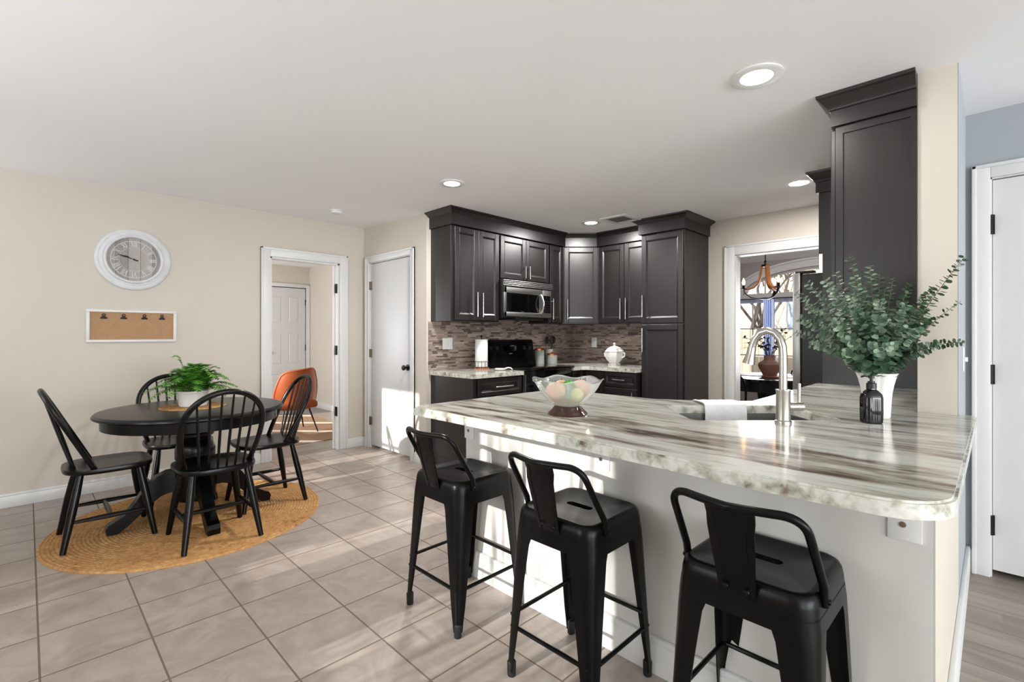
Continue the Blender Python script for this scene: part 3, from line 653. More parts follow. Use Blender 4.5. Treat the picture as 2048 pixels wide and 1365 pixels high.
# ------------------------------------------------------------------ range and microwave
t = thing('range', 'black electric range with tall backguard between the two worktops', 'range', (3.722, 3.48, 0))
x0, x1 = 3.343, 4.101
part('body', MB().box(x0, x1, 3.19, YS - 0.01, 0.02, 0.895, 0.004), 'black_gloss', t)
part('cooktop', MB().box(x0 - 0.002, x1 + 0.002, 3.145, 3.74, 0.896, 0.915, 0.008), 'black_glass', t)
part('backguard', MB().prism([(3.70, 0.914), (3.80, 0.914), (3.80, 1.185), (3.775, 1.19), (3.755, 1.175), (3.735, 1.02)], x0, x1, 'X'), 'black_gloss', t)
for x in (3.43, 3.52, 3.94, 4.03):
    part('knob', MB().lathe([(0.024, 0), (0.022, 0.018), (0.0, 0.019)], (x, 3.747, 1.10), 16, Matrix.Rotation(PI/2, 4, 'X')).box(x - 0.003, x + 0.003, 3.722, 3.732, 1.085, 1.118), 'black_plastic', t)
part('display', MB().box(3.63, 3.82, 3.738, 3.744, 1.07, 1.13), 'black_glass', t)
part('badge', MB().box(3.70, 3.745, 3.727, 3.734, 1.035, 1.043), 'chrome', t)
d = part('oven_door', MB().box(x0 + 0.006, x1 - 0.006, 3.155, 3.189, 0.22, 0.79, 0.006).box(x0 + 0.1, x1 - 0.1, 3.152, 3.156, 0.35, 0.66), 'black_gloss', t)
part('handle', MB().cyl((x0 + 0.06, 3.11, 0.755), (x1 - 0.06, 3.11, 0.755), 0.011).cyl((x0 + 0.09, 3.155, 0.755), (x0 + 0.09, 3.11, 0.755), 0.009).cyl((x1 - 0.09, 3.155, 0.755), (x1 - 0.09, 3.11, 0.755), 0.009), 'black_gloss', d)
part('storage_drawer', MB().box(x0 + 0.006, x1 - 0.006, 3.16, 3.189, 0.05, 0.205, 0.006), 'black_gloss', t)
part('side_trim', MB().box(x0 - 0.001, x0 + 0.006, 3.148, 3.19, 0.10, 0.86), 'stainless', t, label='steel side strip')

t = thing('microwave', 'stainless over-range microwave with black window and curved handle', 'microwave', (3.712, 3.6, 1.42))
x0, x1 = 3.338, 4.087; yf = 3.45
part('body', MB().box(x0, x1, yf + 0.012, YS - 0.01, 1.42, 1.798, 0.003), 'black_plastic', t)
gr = MB()
for k in range(4): gr.box(x0 - 0.006, x1 + 0.004, yf - 0.012, yf + 0.012, 1.735 + k*0.0165, 1.746 + k*0.0165, 0.004)
part('vent_grille', gr, 'stainless', t)
d = part('door', MB().box(x0 + 0.012, 3.925, yf, yf + 0.02, 1.665, 1.730, 0.005).box(x0 + 0.012, 3.925, yf, yf + 0.02, 1.43, 1.475, 0.005).box(x0 + 0.012, x0 + 0.05, yf, yf + 0.02, 1.43, 1.73, 0.005).box(3.88, 3.925, yf + 0.002, yf + 0.02, 1.43, 1.73, 0.003), 'stainless', t)
part('window', MB().box(x0 + 0.048, 3.882, yf + 0.004, yf + 0.018, 1.473, 1.667), 'black_glass', d)
part('badge', MB().box(3.60, 3.64, yf + 0.001, yf + 0.005, 1.478, 1.488), 'chrome', d)
hp = [(3.895, yf - 0.005 - 0.045*math.sin(PI*k/12), 1.47 + 0.20*k/12) for k in range(13)]
part('handle', MB().tube(hp, 0.011, 12), 'chrome', d)
cp = part('control_panel', MB().box(3.93, x1 - 0.012, yf + 0.001, yf + 0.02, 1.43, 1.73, 0.003), 'stainless', t)
kp = MB().box(3.945, x1 - 0.03, yf - 0.001, yf + 0.004, 1.48, 1.665)
part('keypad', kp, 'black_glass', cp)
kk = MB()
for r in range(5):
    for q in range(3): kk.box(3.962 + q*0.03, 3.978 + q*0.03, yf - 0.0022, yf - 0.001, 1.495 + r*0.026, 1.507 + r*0.026)
part('buttons', kk, 'black_plastic', cp)
part('underside_lamp', MB().box(x0 + 0.2, x1 - 0.1, yf + 0.03, YS - 0.05, 1.400, 1.42, 0.003), 'black_plastic', t)

# ------------------------------------------------------------------ peninsula worktop with the corner sink
KD = 0.70710678
def dk(a, dd): return ((dd + a)*KD, (dd - a)*KD)       # diagonal frame: a along the sink front, dd away from the bar
SA0, SA1, SD0, SD1 = 0.735, 1.335, 1.945, 2.345
def outline():
    P = [(1.298, 1.95), (1.30, 1.68), (1.297, 1.36), (1.288, 0.90), (1.268, 0.55), (1.262, 0.43), (1.264, 0.32), (1.268, 0.22)]
    cx_, cy_, r = 1.398, 0.185, 0.13
    for k in range(0, 9):
        a = PI + (PI/2)*k/8; P.append((cx_ + r*math.cos(a), cy_ + r*math.sin(a)))
    P += [(XP + 0.05, 0.052), (XP + 0.05, YP0 - 0.002), (XP - 0.002, YP0 - 0.002), (XP - 0.002, YP1 + 0.002), (3.982, YP1 + 0.002), (3.982, 0.895), (2.86, 0.895), (2.66, 0.895), (2.50, 1.055), (2.375, 1.30), (2.365, 1.90), (2.30, 1.965), (1.36, 1.985)]
    return P
b = bmesh.new()
out = outline(); hole = []
for (a, dd, ca, cd) in ((SA0, SD0, 1, 1), (SA1, SD0, -1, 1), (SA1, SD1, -1, -1), (SA0, SD1, 1, -1)):
    hole.append((a, dd, ca, cd))
hp = []; r = 0.03
for i, (a, dd, ca, cd) in enumerate(hole):
    c0 = {0: PI, 1: 1.5*PI, 2: 0, 3: 0.5*PI}[i]
    for k in range(5):
        an = c0 + (PI/2)*k/4; hp.append(dk(a + ca*r + r*math.cos(an), dd + cd*r + r*math.sin(an)))
vo = [b.verts.new((x, y, CT)) for x, y in out]; vh = [b.verts.new((x, y, CT)) for x, y in hp]
eds = [b.edges.new((vo[i], vo[(i + 1) % len(vo)])) for i in range(len(vo))] + [b.edges.new((vh[i], vh[(i + 1) % len(vh)])) for i in range(len(vh))]
bmesh.ops.triangle_fill(b, use_beauty=True, use_dissolve=False, edges=eds)
# drop any triangle that fell inside the sink cut-out
def inside(x, y):
    a, dd = (x - y)*KD, (x + y)*KD; return SA0 + 0.01 < a < SA1 - 0.01 and SD0 + 0.01 < dd < SD1 - 0.01
bmesh.ops.delete(b, geom=[f for f in b.faces if inside(*f.calc_center_median()[:2]) and all(v in vh for v in f.verts)], context='FACES')
bmesh.ops.recalc_face_normals(b, faces=b.faces)
if b.faces and sum(f.normal.z for f in b.faces) < 0: bmesh.ops.reverse_faces(b, faces=b.faces)
ex = bmesh.ops.extrude_face_region(b, geom=list(b.faces))
bmesh.ops.translate(b, vec=(0, 0, CB - CT), verts=[v for v in ex['geom'] if isinstance(v, bmesh.types.BMVert)])
bmesh.ops.recalc_face_normals(b, faces=b.faces)
be = [e for e in b.edges if len(e.link_faces) == 2 and e.calc_face_angle(0) > 1.2 and abs(e.verts[0].co.z - e.verts[1].co.z) < 1e-4 and abs(e.verts[0].co.z - CT) < 1e-3]
try: bmesh.ops.bevel(b, geom=be, offset=0.006, segments=2, affect='EDGES')
except Exception: pass
mb = MB(); mb.bm.free(); mb.bm = b
solo('bar_worktop', mb, 'marble', 'long streaked stone bar worktop with corner sink behind the stools', 'worktop', (1.9, 1.0, CB))
# base cabinets that carry it on the kitchen side
cabinet('base_cabinet', 'dark base cabinet under the left end of the bar worktop', 'cabinet', (2.33, 1.34, 0), PI/2, 0.60, 0.575, 0.86, [('door', 0.01, 0.59, 0.115, 0.85, 0.05, 0.7, 0.2, True)], toe=True)
cabinet('base_cabinet', 'dark base cabinet under the worktop between sink and fridge panel', 'cabinet', (3.97, 0.86, 0), PI, 0.95, 0.86 - YP1 - 0.003, 0.86, [('door', 0.01, 0.47, 0.115, 0.85, 0.05, 0.7, 0.2, True), ('door', 0.48, 0.94, 0.115, 0.85, 0.9, 0.7, 0.2, True)], toe=True)
# brackets under the overhang
for y, lb in ((1.945, 'white support plate with dark screw at the left end of the bar'), (1.118, 'white support plate with screw behind the middle stool'), (0.167, 'white support plate with screw at the right end of the bar')):
    t = thing('support_bracket', lb, 'bracket', (XH, y, 0.70), 0, 'support plates under the bar worktop')
    part('plate', MB().box(XH - 0.006, XH - 0.0005, y - 0.036, y + 0.036, 0.700, CB - 0.004, 0.001).box(1.36, XH - 0.0005, y - 0.036, y + 0.036, CB - 0.008, CB - 0.001), 'white_plastic', t)
    part('screw', MB().lathe([(0.008, 0), (0.007, 0.003), (0.0, 0.0035)], (XH - 0.006, y + 0.004, 0.742), 12, Matrix.Rotation(-PI/2, 4, 'Y')), 'nickel_dark', t)
# sink
t = thing('sink', 'stainless undermount corner sink set in the bar worktop', 'sink', (*dk((SA0 + SA1)/2, (SD0 + SD1)/2), 0.66), -PI/4)
hw, hd = (SA1 - SA0)/2, (SD1 - SD0)/2; zt, zb = CB - 0.001 - 0.66, 0.0
def rrect(hx, hy, r, z, n=6):
    o = []
    for cx_, cy_, a0 in ((hx - r, hy - r, 0), (-hx + r, hy - r, PI/2), (-hx + r, -hy + r, PI), (hx - r, -hy + r, 1.5*PI)):
        for k in range(n): o.append((cx_ + r*math.cos(a0 + PI/2*k/(n - 1)), cy_ + r*math.sin(a0 + PI/2*k/(n - 1)), z))
    return o
sb = MB().loft([rrect(hw + 0.02, hd + 0.02, 0.04, zt), rrect(hw - 0.002, hd - 0.002, 0.03, zt), rrect(hw - 0.006, hd - 0.006, 0.04, 0.03), rrect(hw - 0.04, hd - 0.04, 0.04, 0.006)], False, True)
part('basin', sb, 'sink', t, True)
part('drain', MB().lathe([(0.045, 0.0065), (0.04, 0.009), (0.0, 0.008)], (0, 0.05, 0), 24), 'chrome', t, True)
# faucet: stands on the ledge in front of the basin, spout over it
fx, fy = 2.084, 0.583
t = thing('faucet', 'brushed nickel gooseneck faucet standing beside the sink', 'faucet', (fx, fy, CT))
part('base', MB().lathe([(0.030, 0.0), (0.030, 0.008), (0.026, 0.012), (0.0255, 0.12), (0.027, 0.125), (0.027, 0.129), (0.015, 0.13)], (fx, fy, CT), 28), 'steel', t)
pts = [(0, 0.13), (0, 0.20), (0, 0.26), (-0.002, 0.295), (-0.012, 0.326), (-0.034, 0.351), (-0.066, 0.361), (-0.098, 0.351), (-0.118, 0.326), (-0.127, 0.305), (-0.131, 0.292)]
ldir = -Rv*0.75 + Fv*0.66
fp = [Vector((fx, fy, CT)) + ldir*(-u*0.86) + Vector((0, 0, z)) for u, z in pts]
part('spout', MB().tube(fp, 0.0150, 16), 'steel', t)
e0 = fp[-1]; e1 = e0 + ldir*0.013 + Vector((0, 0, -0.066)); e2 = e0 + ldir*0.005 + Vector((0, 0, -0.03))
part('spray_head', MB().tube([e0, e0.lerp(e2, 0.5), e2, e1.lerp(e2, 0.3), e1], [0.0158, 0.0160, 0.0172, 0.0225, 0.0240], 18), 'steel', t)
h0 = Vector((fx, fy, CT + 0.063)); hr = Rv
hd_ = part('handle', MB().tube([h0 + hr*0.02, h0 + hr*0.050, h0 + hr*0.051, h0 + hr*0.075], [0.0165, 0.0165, 0.0175, 0.0175], 18), 'steel', t)
part('lever', MB().tube([h0 + hr*0.062 + Vector((0, 0, 0.012)), h0 + hr*0.063 + Vector((0, 0, 0.09))], [0.0055, 0.0065], 12), 'steel', hd_)
# towel draped over the far sink ledge
b = MB(); n = 12; rows = []
tw = 0.20
prof = [(SD1 + 0.155, CT + 0.004), (SD1 + 0.11, CT + 0.007), (SD1 + 0.05, CT + 0.008), (SD1 + 0.012, CT + 0.008), (SD1 - 0.006, CT + 0.001), (SD1 - 0.012, CT - 0.03), (SD1 - 0.014, CT - 0.09), (SD1 - 0.014, CT - 0.15)]
A0 = 0.935
for (dd, z) in prof:
    rows.append([(*dk(A0 + tw*(k/n) , dd + 0.002*math.sin(k*1.9)), z + 0.001*math.sin(k*2.3)) for k in range(n + 1)])
for lift in (0.0, 0.0045):
    for r0, r1 in zip(rows, rows[1:]):
        for k in range(n):
            q = [Vector(r0[k]), Vector(r0[k + 1]), Vector(r1[k + 1]), Vector(r1[k])]
            b.quad(*[p + Vector((-lift*KD, -lift*KD, lift)) for p in q])
bmesh.ops.remove_doubles(b.bm, verts=b.bm.verts, dist=1e-5)
solo('dish_towel', b, 'cloth_white', 'folded white dish towel hanging over the far rim of the sink', 'towel', (*dk(A0 + tw/2, SD1 + 0.05), CT))

# ------------------------------------------------------------------ things on the bar
bx, by = 1.650, 1.305
t = thing('glass_bowl', 'scalloped pressed glass pedestal bowl on the bar worktop', 'bowl', (bx, by, CT))
SC = 96
def scal(a, j):
    k = max(0.0, (j - 3)/9.0); return 1 + 0.018*k*math.cos(6*a) + 0.008*k*math.cos(18*a)
prof = [(0.05, 0.036), (0.06, 0.040), (0.072, 0.048), (0.083, 0.058), (0.096, 0.072), (0.110, 0.090), (0.124, 0.110), (0.136, 0.130), (0.146, 0.146), (0.150, 0.150)]
b = MB(); ringsO = []
for j, (r, z) in enumerate(prof):
    rr = []
    for k in range(SC):
        a = 2*PI*k/SC; q = j/9.0
        zz = z + q*q*(0.006*math.cos(6*a + 0.4))
        rr.append((r*scal(a, j + 3)*math.cos(a), r*scal(a, j + 3)*math.sin(a), zz))
    ringsO.append(rr)
ringsI = [[(x*(1 - 0.0035/math.hypot(x, y)), y*(1 - 0.0035/math.hypot(x, y)), z + 0.003) for x, y, z in r] for r in ringsO]
b.loft(ringsO, True, False)
part('bowl', b, 'bowl_glass', t, True)
part('rim', MB().tube([ringsO[-1][k] for k in range(SC)], 0.0028, 6, closed=True), 'bowl_glass', t, True)
part('foot', MB().lathe([(0.083, 0.0), (0.084, 0.006), (0.076, 0.014), (0.064, 0.026), (0.057, 0.036), (0.050, 0.037)], (0, 0, 0), 64, mod=lambda a, j: 1 + 0.02*math.cos(8*a)), 'foot_reflection_glass', t, True, 'clear glass foot with a dark reflection in its colour')
def fruit(name, mat, label, p, r, sc=(1, 1, 1), grp=None, stemmed=True):
    o = thing(name, label, 'fruit', (bx + p[0], by + p[1], CT + p[2]), random.random()*6, grp)
    part('flesh', MB().ball((0, 0, r*sc[2]), r, sc, 20, 14), mat, o, True)
    part('stalk', MB().tube([(0, 0, r*sc[2]*1.95), (0.003, 0, r*sc[2]*2.2)], 0.0018, 6), 'stem', o, True)
def ofs(u, d): return (Rv*u + Fv*d)
for nm, mat, lb, u, d, z, r, sc in (('peach', 'peach', 'pale pink fruit at the left inside the glass bowl', -0.052, -0.012, 0.064, 0.042, (1.05, 1, 0.92)),
        ('peach', 'peach', 'pale pink fruit at the right inside the glass bowl', 0.058, 0.02, 0.068, 0.042, (1.05, 1, 0.95)),
        ('peach', 'peach', 'pale pink fruit at the back of the glass bowl', -0.02, 0.062, 0.07, 0.038, (1, 1, 0.95)),
        ('pear', 'pear', 'small yellow-green fruit at the front right inside the glass bowl', 0.034, -0.042, 0.052, 0.030, (0.95, 0.95, 1.1))):
    o = ofs(u, d); fruit(nm, mat, lb, (o.x, o.y, z), r, sc)
o = ofs(0.004, -0.008)
t2 = thing('moss_pot', 'small sage green cup with bright green moss inside the glass bowl', 'pot', (bx + o.x, by + o.y, CT + 0.062))
part('cup', MB().lathe([(0.016, 0), (0.019, 0.01), (0.023, 0.05), (0.024, 0.058), (0.02, 0.058)], (0, 0, 0), 24), 'sage', t2, True)
mm = MB()
for k in range(70):
    a = random.random()*6.28; q = random.random()**.5*0.024; mm.ball((q*math.cos(a), q*math.sin(a), 0.06 + 0.016*(1 - (q/0.026)**2) + random.random()*0.006), 0.005, u=6, v=4)
part('moss', mm, 'moss', t2, True)
sm = MB()
for k in range(110):
    a = random.random()*6.28; q = random.random()**.5*0.055; p = Vector((q*math.cos(a), q*math.sin(a), 0.043 + random.random()*0.022)); dv = Vector((random.uniform(-1, 1), random.uniform(-1, 1), random.uniform(-.2, .25)))*0.022
    sm.tube([p - dv, p + Vector((0, 0, 0.004)), p + dv], 0.0009, 4)
s_ = solo('straw_filler', MB() if False else sm, 'straw', 'tangled straw filler in the bottom of the glass bowl', 'straw', (0, 0, 0)); s_.location = (bx, by, CT); s_['kind'] = 'stuff'
# soap bottle
sx, sy = 2.327, 0.339
t = thing('soap_dispenser', 'dark smoked glass pump soap bottle before the white vase', 'bottle', (sx, sy, CT), -PI/4)
fl = lambda a, j: 1 + 0.012*math.cos(14*a)
part('bottle', MB().loft([[(x, y*0.8, z) for x, y, z in rrect(hx*0.9, hx*0.9, hx*0.56, z)] for hx, z in ((0.034, 0.0), (0.0385, 0.004), (0.0395, 0.03), (0.0395, 0.098), (0.036, 0.112), (0.025, 0.124), (0.0165, 0.130), (0.0165, 0.136))]), 'smoke_glass', t, True)
rb = MB()
for k in range(14):
    a = PI + PI*(k + 0.5)/14; rb.cyl((0.0345*math.cos(a)*0.97, 0.028*math.sin(a), 0.012), (0.0345*math.cos(a)*0.97, 0.028*math.sin(a), 0.096), 0.0028, seg=6)
part('ribs', rb, 'smoke_glass', t, True)
part('collar', MB().lathe([(0.017, 0.134), (0.017, 0.154), (0.012, 0.156), (0.012, 0.162)], (0, 0, 0), 20), 'black_plastic', t, True)
part('pump', MB().lathe([(0.0055, 0.16), (0.0055, 0.172), (0.010, 0.173), (0.010, 0.184), (0.0, 0.186)], (0, 0, 0), 14).tube([(0, 0, 0.179), (-0.005, 0.03, 0.181), (-0.006, 0.045, 0.176)], 0.0042, 8), 'black_plastic', t, True)
# vase
vx, vy = 2.506, 0.347
t = thing('vase', 'white fluted flared vase holding eucalyptus beside the cream pillar', 'vase', (vx, vy, CT))
b = MB(); NV = 96
def fluted(r, z, q): return [(r*(1 + q*abs(math.cos(5*2*PI*k/NV)) - q*0.5)*math.cos(2*PI*k/NV), r*(1 + q*abs(math.cos(5*2*PI*k/NV)) - q*0.5)*math.sin(2*PI*k/NV), z) for k in range(NV)]
vp = [(0.044, 0), (0.046, 0.004), (0.047, 0.03), (0.049, 0.07), (0.052, 0.105), (0.057, 0.135), (0.063, 0.16), (0.070, 0.180), (0.072, 0.185)]
b.loft([fluted(r, z, 0.05) for r, z in vp] + [fluted(r - 0.005, z, 0.05) for r, z in vp[:2:-1]] + [fluted(0.043, 0.02, 0)])
part('body', b, 'white_ceramic', t, True)
# eucalyptus: each branch leaves the neck of the vase and carries paired round leaves
e = thing('eucalyptus_bunch', 'large bunch of eucalyptus branches standing in the white vase', 'plant', (vx, vy, CT + 0.03))
def leaf(b, p, d, n, r):
    d = d.normalized(); s = d.cross(n).normalized(); n = s.cross(d)
    ctr = b.bm.verts.new(p + d*r - n*r*0.18); ring = []
    for k, (fu, fs) in enumerate(((0.0, 0.0), (0.45, 0.62), (1.0, 0.92), (1.55, 0.74), (1.95, 0.0), (1.55, -0.74), (1.0, -0.92), (0.45, -0.62))):
        ring.append(b.bm.verts.new(p + d*r*fu + s*r*fs))
    for k in range(8): b.bm.faces.new((ctr, ring[k], ring[(k + 1) % 8]))
def branch(tip, sag=0.0, nodes=36, r0=0.0205, bare=0.0, rt=0.42):
    base = Vector((random.uniform(-.022, .022), random.uniform(-.022, .022), 0.0)); tip = Vector(tip)
    neck = Vector((tip.x*0.10 + base.x*0.4, tip.y*0.10 + base.y*0.4, 0.155))
    mid = neck.lerp(tip, 0.5) + Vector((0, 0, 0.05 + sag))
    P = []
    for k in range(25):
        q = k/24
        if q < 0.2: P.append(base.lerp(neck, q/0.2))
        else:
            s = (q - 0.2)/0.8; P.append(neck*(1 - s)**2 + mid*2*s*(1 - s) + tip*s**2)
    o = thing('x', None, None) if False else None
    stem = MB().tube([p for p in P], [0.0026*(1 - 0.65*k/24) for k in range(25)], 5)
    lv = MB(); L = [0]
    for a, c2 in zip(P, P[1:]): L.append(L[-1] + (c2 - a).length)
    for j in range(nodes):
        f = 0.24 + bare + (0.76 - bare)*(j + 0.5)/nodes; ft = f*24; i = min(23, int(ft)); p = P[i].lerp(P[i + 1], ft - i); d = (P[i + 1] - P[i]).normalized()
        r = r0*(1 - (1 - rt)*j/nodes)*random.uniform(0.8, 1.15); a = (j % 2)*PI/2 + random.uniform(-.5, .5)
        o1 = d.orthogonal().normalized(); o2 = d.cross(o1)
        for sgn in (1, -1):
            w_ = (o1*math.cos(a) + o2*math.sin(a))*sgn
            dr = (w_ + d*random.uniform(0.05, 0.5) + Vector((0, 0, random.uniform(-.3, .1)))).normalized()
            nn = (d*1.0 - w_*0.25 + Vector((random.uniform(-.4, .4), random.uniform(-.4, .4), random.uniform(-.2, .4)))).normalized()
            leaf(lv, p + w_*0.002, dr, nn, r)
    so = part('branch', stem, 'stem', e, True); part('leaves', lv, 'euca', so, True, ang=60)
    return so
def tipat(px, py, dp):
    q = at((px - 1024)/967.1*dp, dp, HC - (py - 670)/967.1*dp); return q - Vector(e.location)
D0 = 1.99
for (px, py, dd, kw) in ((1930, 514, 1.93, {}), (1922, 603, 2.0, dict(nodes=15, r0=0.015)), (1924, 686, 1.95, dict(sag=0.02)), (1592, 585, 2.05, dict(nodes=36)), (1598, 637, 1.95, {}), (1590, 665, 2.08, {}),
        (1613, 565, 1.98, {}), (1697, 508, 1.98, dict(nodes=36)), (1739, 531, 1.92, dict(nodes=36)), (1759, 548, 2.02, {}), (1787, 553, 1.98, dict(r0=0.016)), (1708, 552, 1.9, {}), (1868, 576, 2.05, {}), (1852, 590, 1.9, {}),
        (1885, 690, 1.85, dict(nodes=25)), (1650, 560, 1.85, {}), (1660, 640, 1.80, dict(nodes=25)), (1700, 590, 1.84, {}), (1760, 600, 1.82, {}), (1812, 610, 1.83, {}), (1840, 660, 1.82, dict(nodes=25)), (1640, 600, 2.15, {}),
        (1820, 570, 2.15, {}), (1720, 560, 2.18, {}), (1620, 690, 1.9, dict(nodes=22)), (1700, 680, 1.80, dict(nodes=19)), (1790, 690, 1.80, dict(nodes=19)), (1675, 600, 1.93, {}), (1862, 640, 2.06, {}), (1780, 640, 1.95, dict(nodes=22)), (1730, 640, 1.95, dict(nodes=22)), (1655, 665, 2.0, dict(nodes=22)), (1835, 700, 1.92, dict(nodes=19)), (1670, 545, 2.05, {}), (1715, 625, 1.86, dict(nodes=28)), (1770, 575, 2.1, {}), (1805, 650, 1.9, dict(nodes=28)), (1630, 650, 2.1, {}), (1690, 705, 1.84, dict(nodes=19)), (1760, 705, 1.80, dict(nodes=19)), (1850, 620, 2.12, {}), (1745, 690, 1.86, dict(nodes=22)), (1610, 610, 2.0, {}), (1830, 680, 2.05, dict(nodes=25)), (1725, 585, 2.0, {})):
    branch(tipat(px, py, dd), **kw)

# ------------------------------------------------------------------ tower cabinet, fridge panel, fridge
t = thing('wall_cabinet', 'tall dark wall cabinet at the cream pillar, its flat side panel facing the bar', 'cabinet', (XP, 0.4, ZU))
part('body', MB().box(XP - 0.004, 3.98, YP1 + 0.001, 0.545, ZU, 2.25, 0.001, 1), 'espresso', t)
sp_ = MB().box(XP - 0.012, XP - 0.004, YP1 + 0.001, 0.262, ZU, 2.25).box(XP - 0.012, XP - 0.004, 0.515, 0.545, ZU, 2.25).box(XP - 0.012, XP - 0.004, 0.262, 0.515, 2.215, 2.25).box(XP - 0.012, XP - 0.004, 0.262, 0.515, ZU, ZU + 0.03)
part('side_frame', sp_, 'espresso', t)
for k in range(3):
    xx = 3.975 - k*0.398
    d = part('door', door_front(0.39, 0.86).xf(T(xx, 0.548, ZU + 0.012) @ RZ(PI)), 'espresso', t)
    part('handle', bar_handle(0.35 if k % 2 else 0.04, 0.15, 0.22).xf(T(xx, 0.548, ZU + 0.012) @ RZ(PI)), 'chrome', d)
PT = PROF_BIG
solo('crown_moulding', crown([(XP - 0.012, YP1 + 0.001), (XP - 0.012, 0.545), (3.98, 0.545)], [(o, z - 0.0) for o, z in PT], -1), 'espresso', 'dark crown moulding on top of the tall cabinet beside the pillar', 'moulding', (XP, 0.4, 2.25), ang=25)
t = thing('fridge_surround', 'dark cabinet over the fridge with its full-height side panel behind the eucalyptus', 'cabinet', (4.0, 0.5, 0))
part('side_panel', MB().box(3.985, 4.008, YP1 + 0.001, 0.862, 0.0, 2.25), 'espresso', t)
part('body', MB().box(4.008, XK - 0.001, YP1 + 0.001, 0.862, 1.82, 2.25).box(3.984, 4.008, 0.80, 0.885, 1.82, 2.25), 'espresso', t)
for k in range(2):
    d = part('door', door_front(0.46, 0.40).xf(T(XK - 0.005 - k*0.465, 0.864, 1.835) @ RZ(PI)), 'espresso', t); part('handle', bar_handle(0.06 if k else 0.4, 0.08, 0.12).xf(T(XK - 0.005 - k*0.465, 0.864, 1.835) @ RZ(PI)), 'chrome', d)
solo('crown_moulding', crown([(3.983, 0.56), (3.983, 0.882), (XK - 0.001, 0.882)], PROF_BIG, -1), 'espresso', 'dark crown moulding on the cabinet above the fridge', 'moulding', (4.0, 0.88, 2.25), ang=25)
t = thing('refrigerator', 'black-sided refrigerator with steel door edge behind the eucalyptus', 'fridge', (4.48, 0.65, 0))
part('body', MB().box(4.03, 4.93, 0.28, 1.0, 0.03, 1.69, 0.004), 'fridge_side', t)
part('feet', MB().box(4.06, 4.9, 0.32, 0.96, 0.0, 0.03), 'black_plastic', t)
part('gasket', MB().box(4.04, 4.92, 1.0, 1.012, 0.06, 1.685), 'rubber', t)
for i, (a, c2) in enumerate(((4.03, 4.475), (4.485, 4.93))):
    d = part('door', MB().box(a, c2, 1.012, 1.064, 0.62, 1.70, 0.006), 'stainless', t)
    hx = 4.445 if i == 0 else 4.515
    part('handle', MB().cyl((hx, 1.10, 0.8), (hx, 1.10, 1.55), 0.011).cyl((hx, 1.064, 0.83), (hx, 1.10, 0.83), 0.008).cyl((hx, 1.064, 1.52), (hx, 1.10, 1.52), 0.008), 'chrome', d)
part('freezer_drawer', MB().box(4.03, 4.93, 1.012, 1.064, 0.05, 0.61, 0.006), 'stainless', t)
part('hinge_cover', MB().box(4.035, 4.12, 0.93, 1.05, 1.70, 1.715, 0.004).box(4.85, 4.925, 0.93, 1.05, 1.70, 1.715, 0.004), 'black_plastic', t)
solo('wall_switch', MB().box(3.12, 3.19, YP0 - 0.005, YP0, 1.07, 1.185, 0.002).box(3.148, 3.162, YP0 - 0.018, YP0 - 0.005, 1.115, 1.137, 0.002), 'white_plastic', 'white light switch on the grey side of the pillar', 'switch', (3.155, YP0, 1.07))

# ------------------------------------------------------------------ worktop small things by the stove
t = thing('paper_towel_holder', 'wood and wire paper towel holder left of the range', 'holder', (3.235, 3.66, CT))
part('base', MB().lathe([(0.075, 0), (0.076, 0.012), (0.07, 0.016), (0.0, 0.016)], (3.235, 3.66, CT), 32), 'wood_acacia', t)
part('post', MB().cyl((3.235, 3.66, CT + 0.016), (3.235, 3.66, CT + 0.325), 0.005).ball((3.235, 3.66, CT + 0.33), 0.012), 'black_iron', t)
wg = MB()
for z in (0.02, 0.075): wg.tube([(3.235 + 0.072*math.cos(PI*k/12 + PI*0.95), 3.66 + 0.072*math.sin(PI*k/12 + PI*0.95), CT + z) for k in range(13)], 0.0025, 6)
for k in range(7): a = PI*k/6 + PI*0.95; wg.cyl((3.235 + 0.072*math.cos(a), 3.66 + 0.072*math.sin(a), CT + 0.016), (3.235 + 0.072*math.cos(a), 3.66 + 0.072*math.sin(a), CT + 0.075), 0.0018, seg=6)
part('wire_guard', wg, 'black_iron', t)
solo('paper_towel_roll', MB().lathe([(0.02, 0), (0.062, 0), (0.064, 0.003), (0.064, 0.277), (0.062, 0.28), (0.02, 0.28)], (3.235, 3.66, CT + 0.0165), 40, cap=False).lathe([(0.019, 0), (0.02, 0.0), (0.02, 0.28), (0.019, 0.28)], (3.235, 3.66, CT + 0.0165), 24, cap=False), 'paper', 'roll of white paper towel on its holder left of the range', 'paper towel', (3.235, 3.66, CT + 0.0165))
t = thing('spoon_rest', 'white ceramic spoon rest at the edge of the left worktop', 'spoon rest', (3.24, 3.36, CT))
b = MB().lathe([(0.028, 0.0), (0.045, 0.005), (0.055, 0.018), (0.052, 0.02), (0.042, 0.009), (0.0, 0.006)], (3.21, 3.36, CT), 28)
b.tube([(3.255, 3.345, CT + 0.016), (3.29, 3.335, CT + 0.026), (3.315, 3.325, CT + 0.022), (3.33, 3.32, CT + 0.008)], [0.014, 0.012, 0.013, 0.014], 10, flat=(0.5, 1.3))
part('dish', b, 'white_ceramic', t)
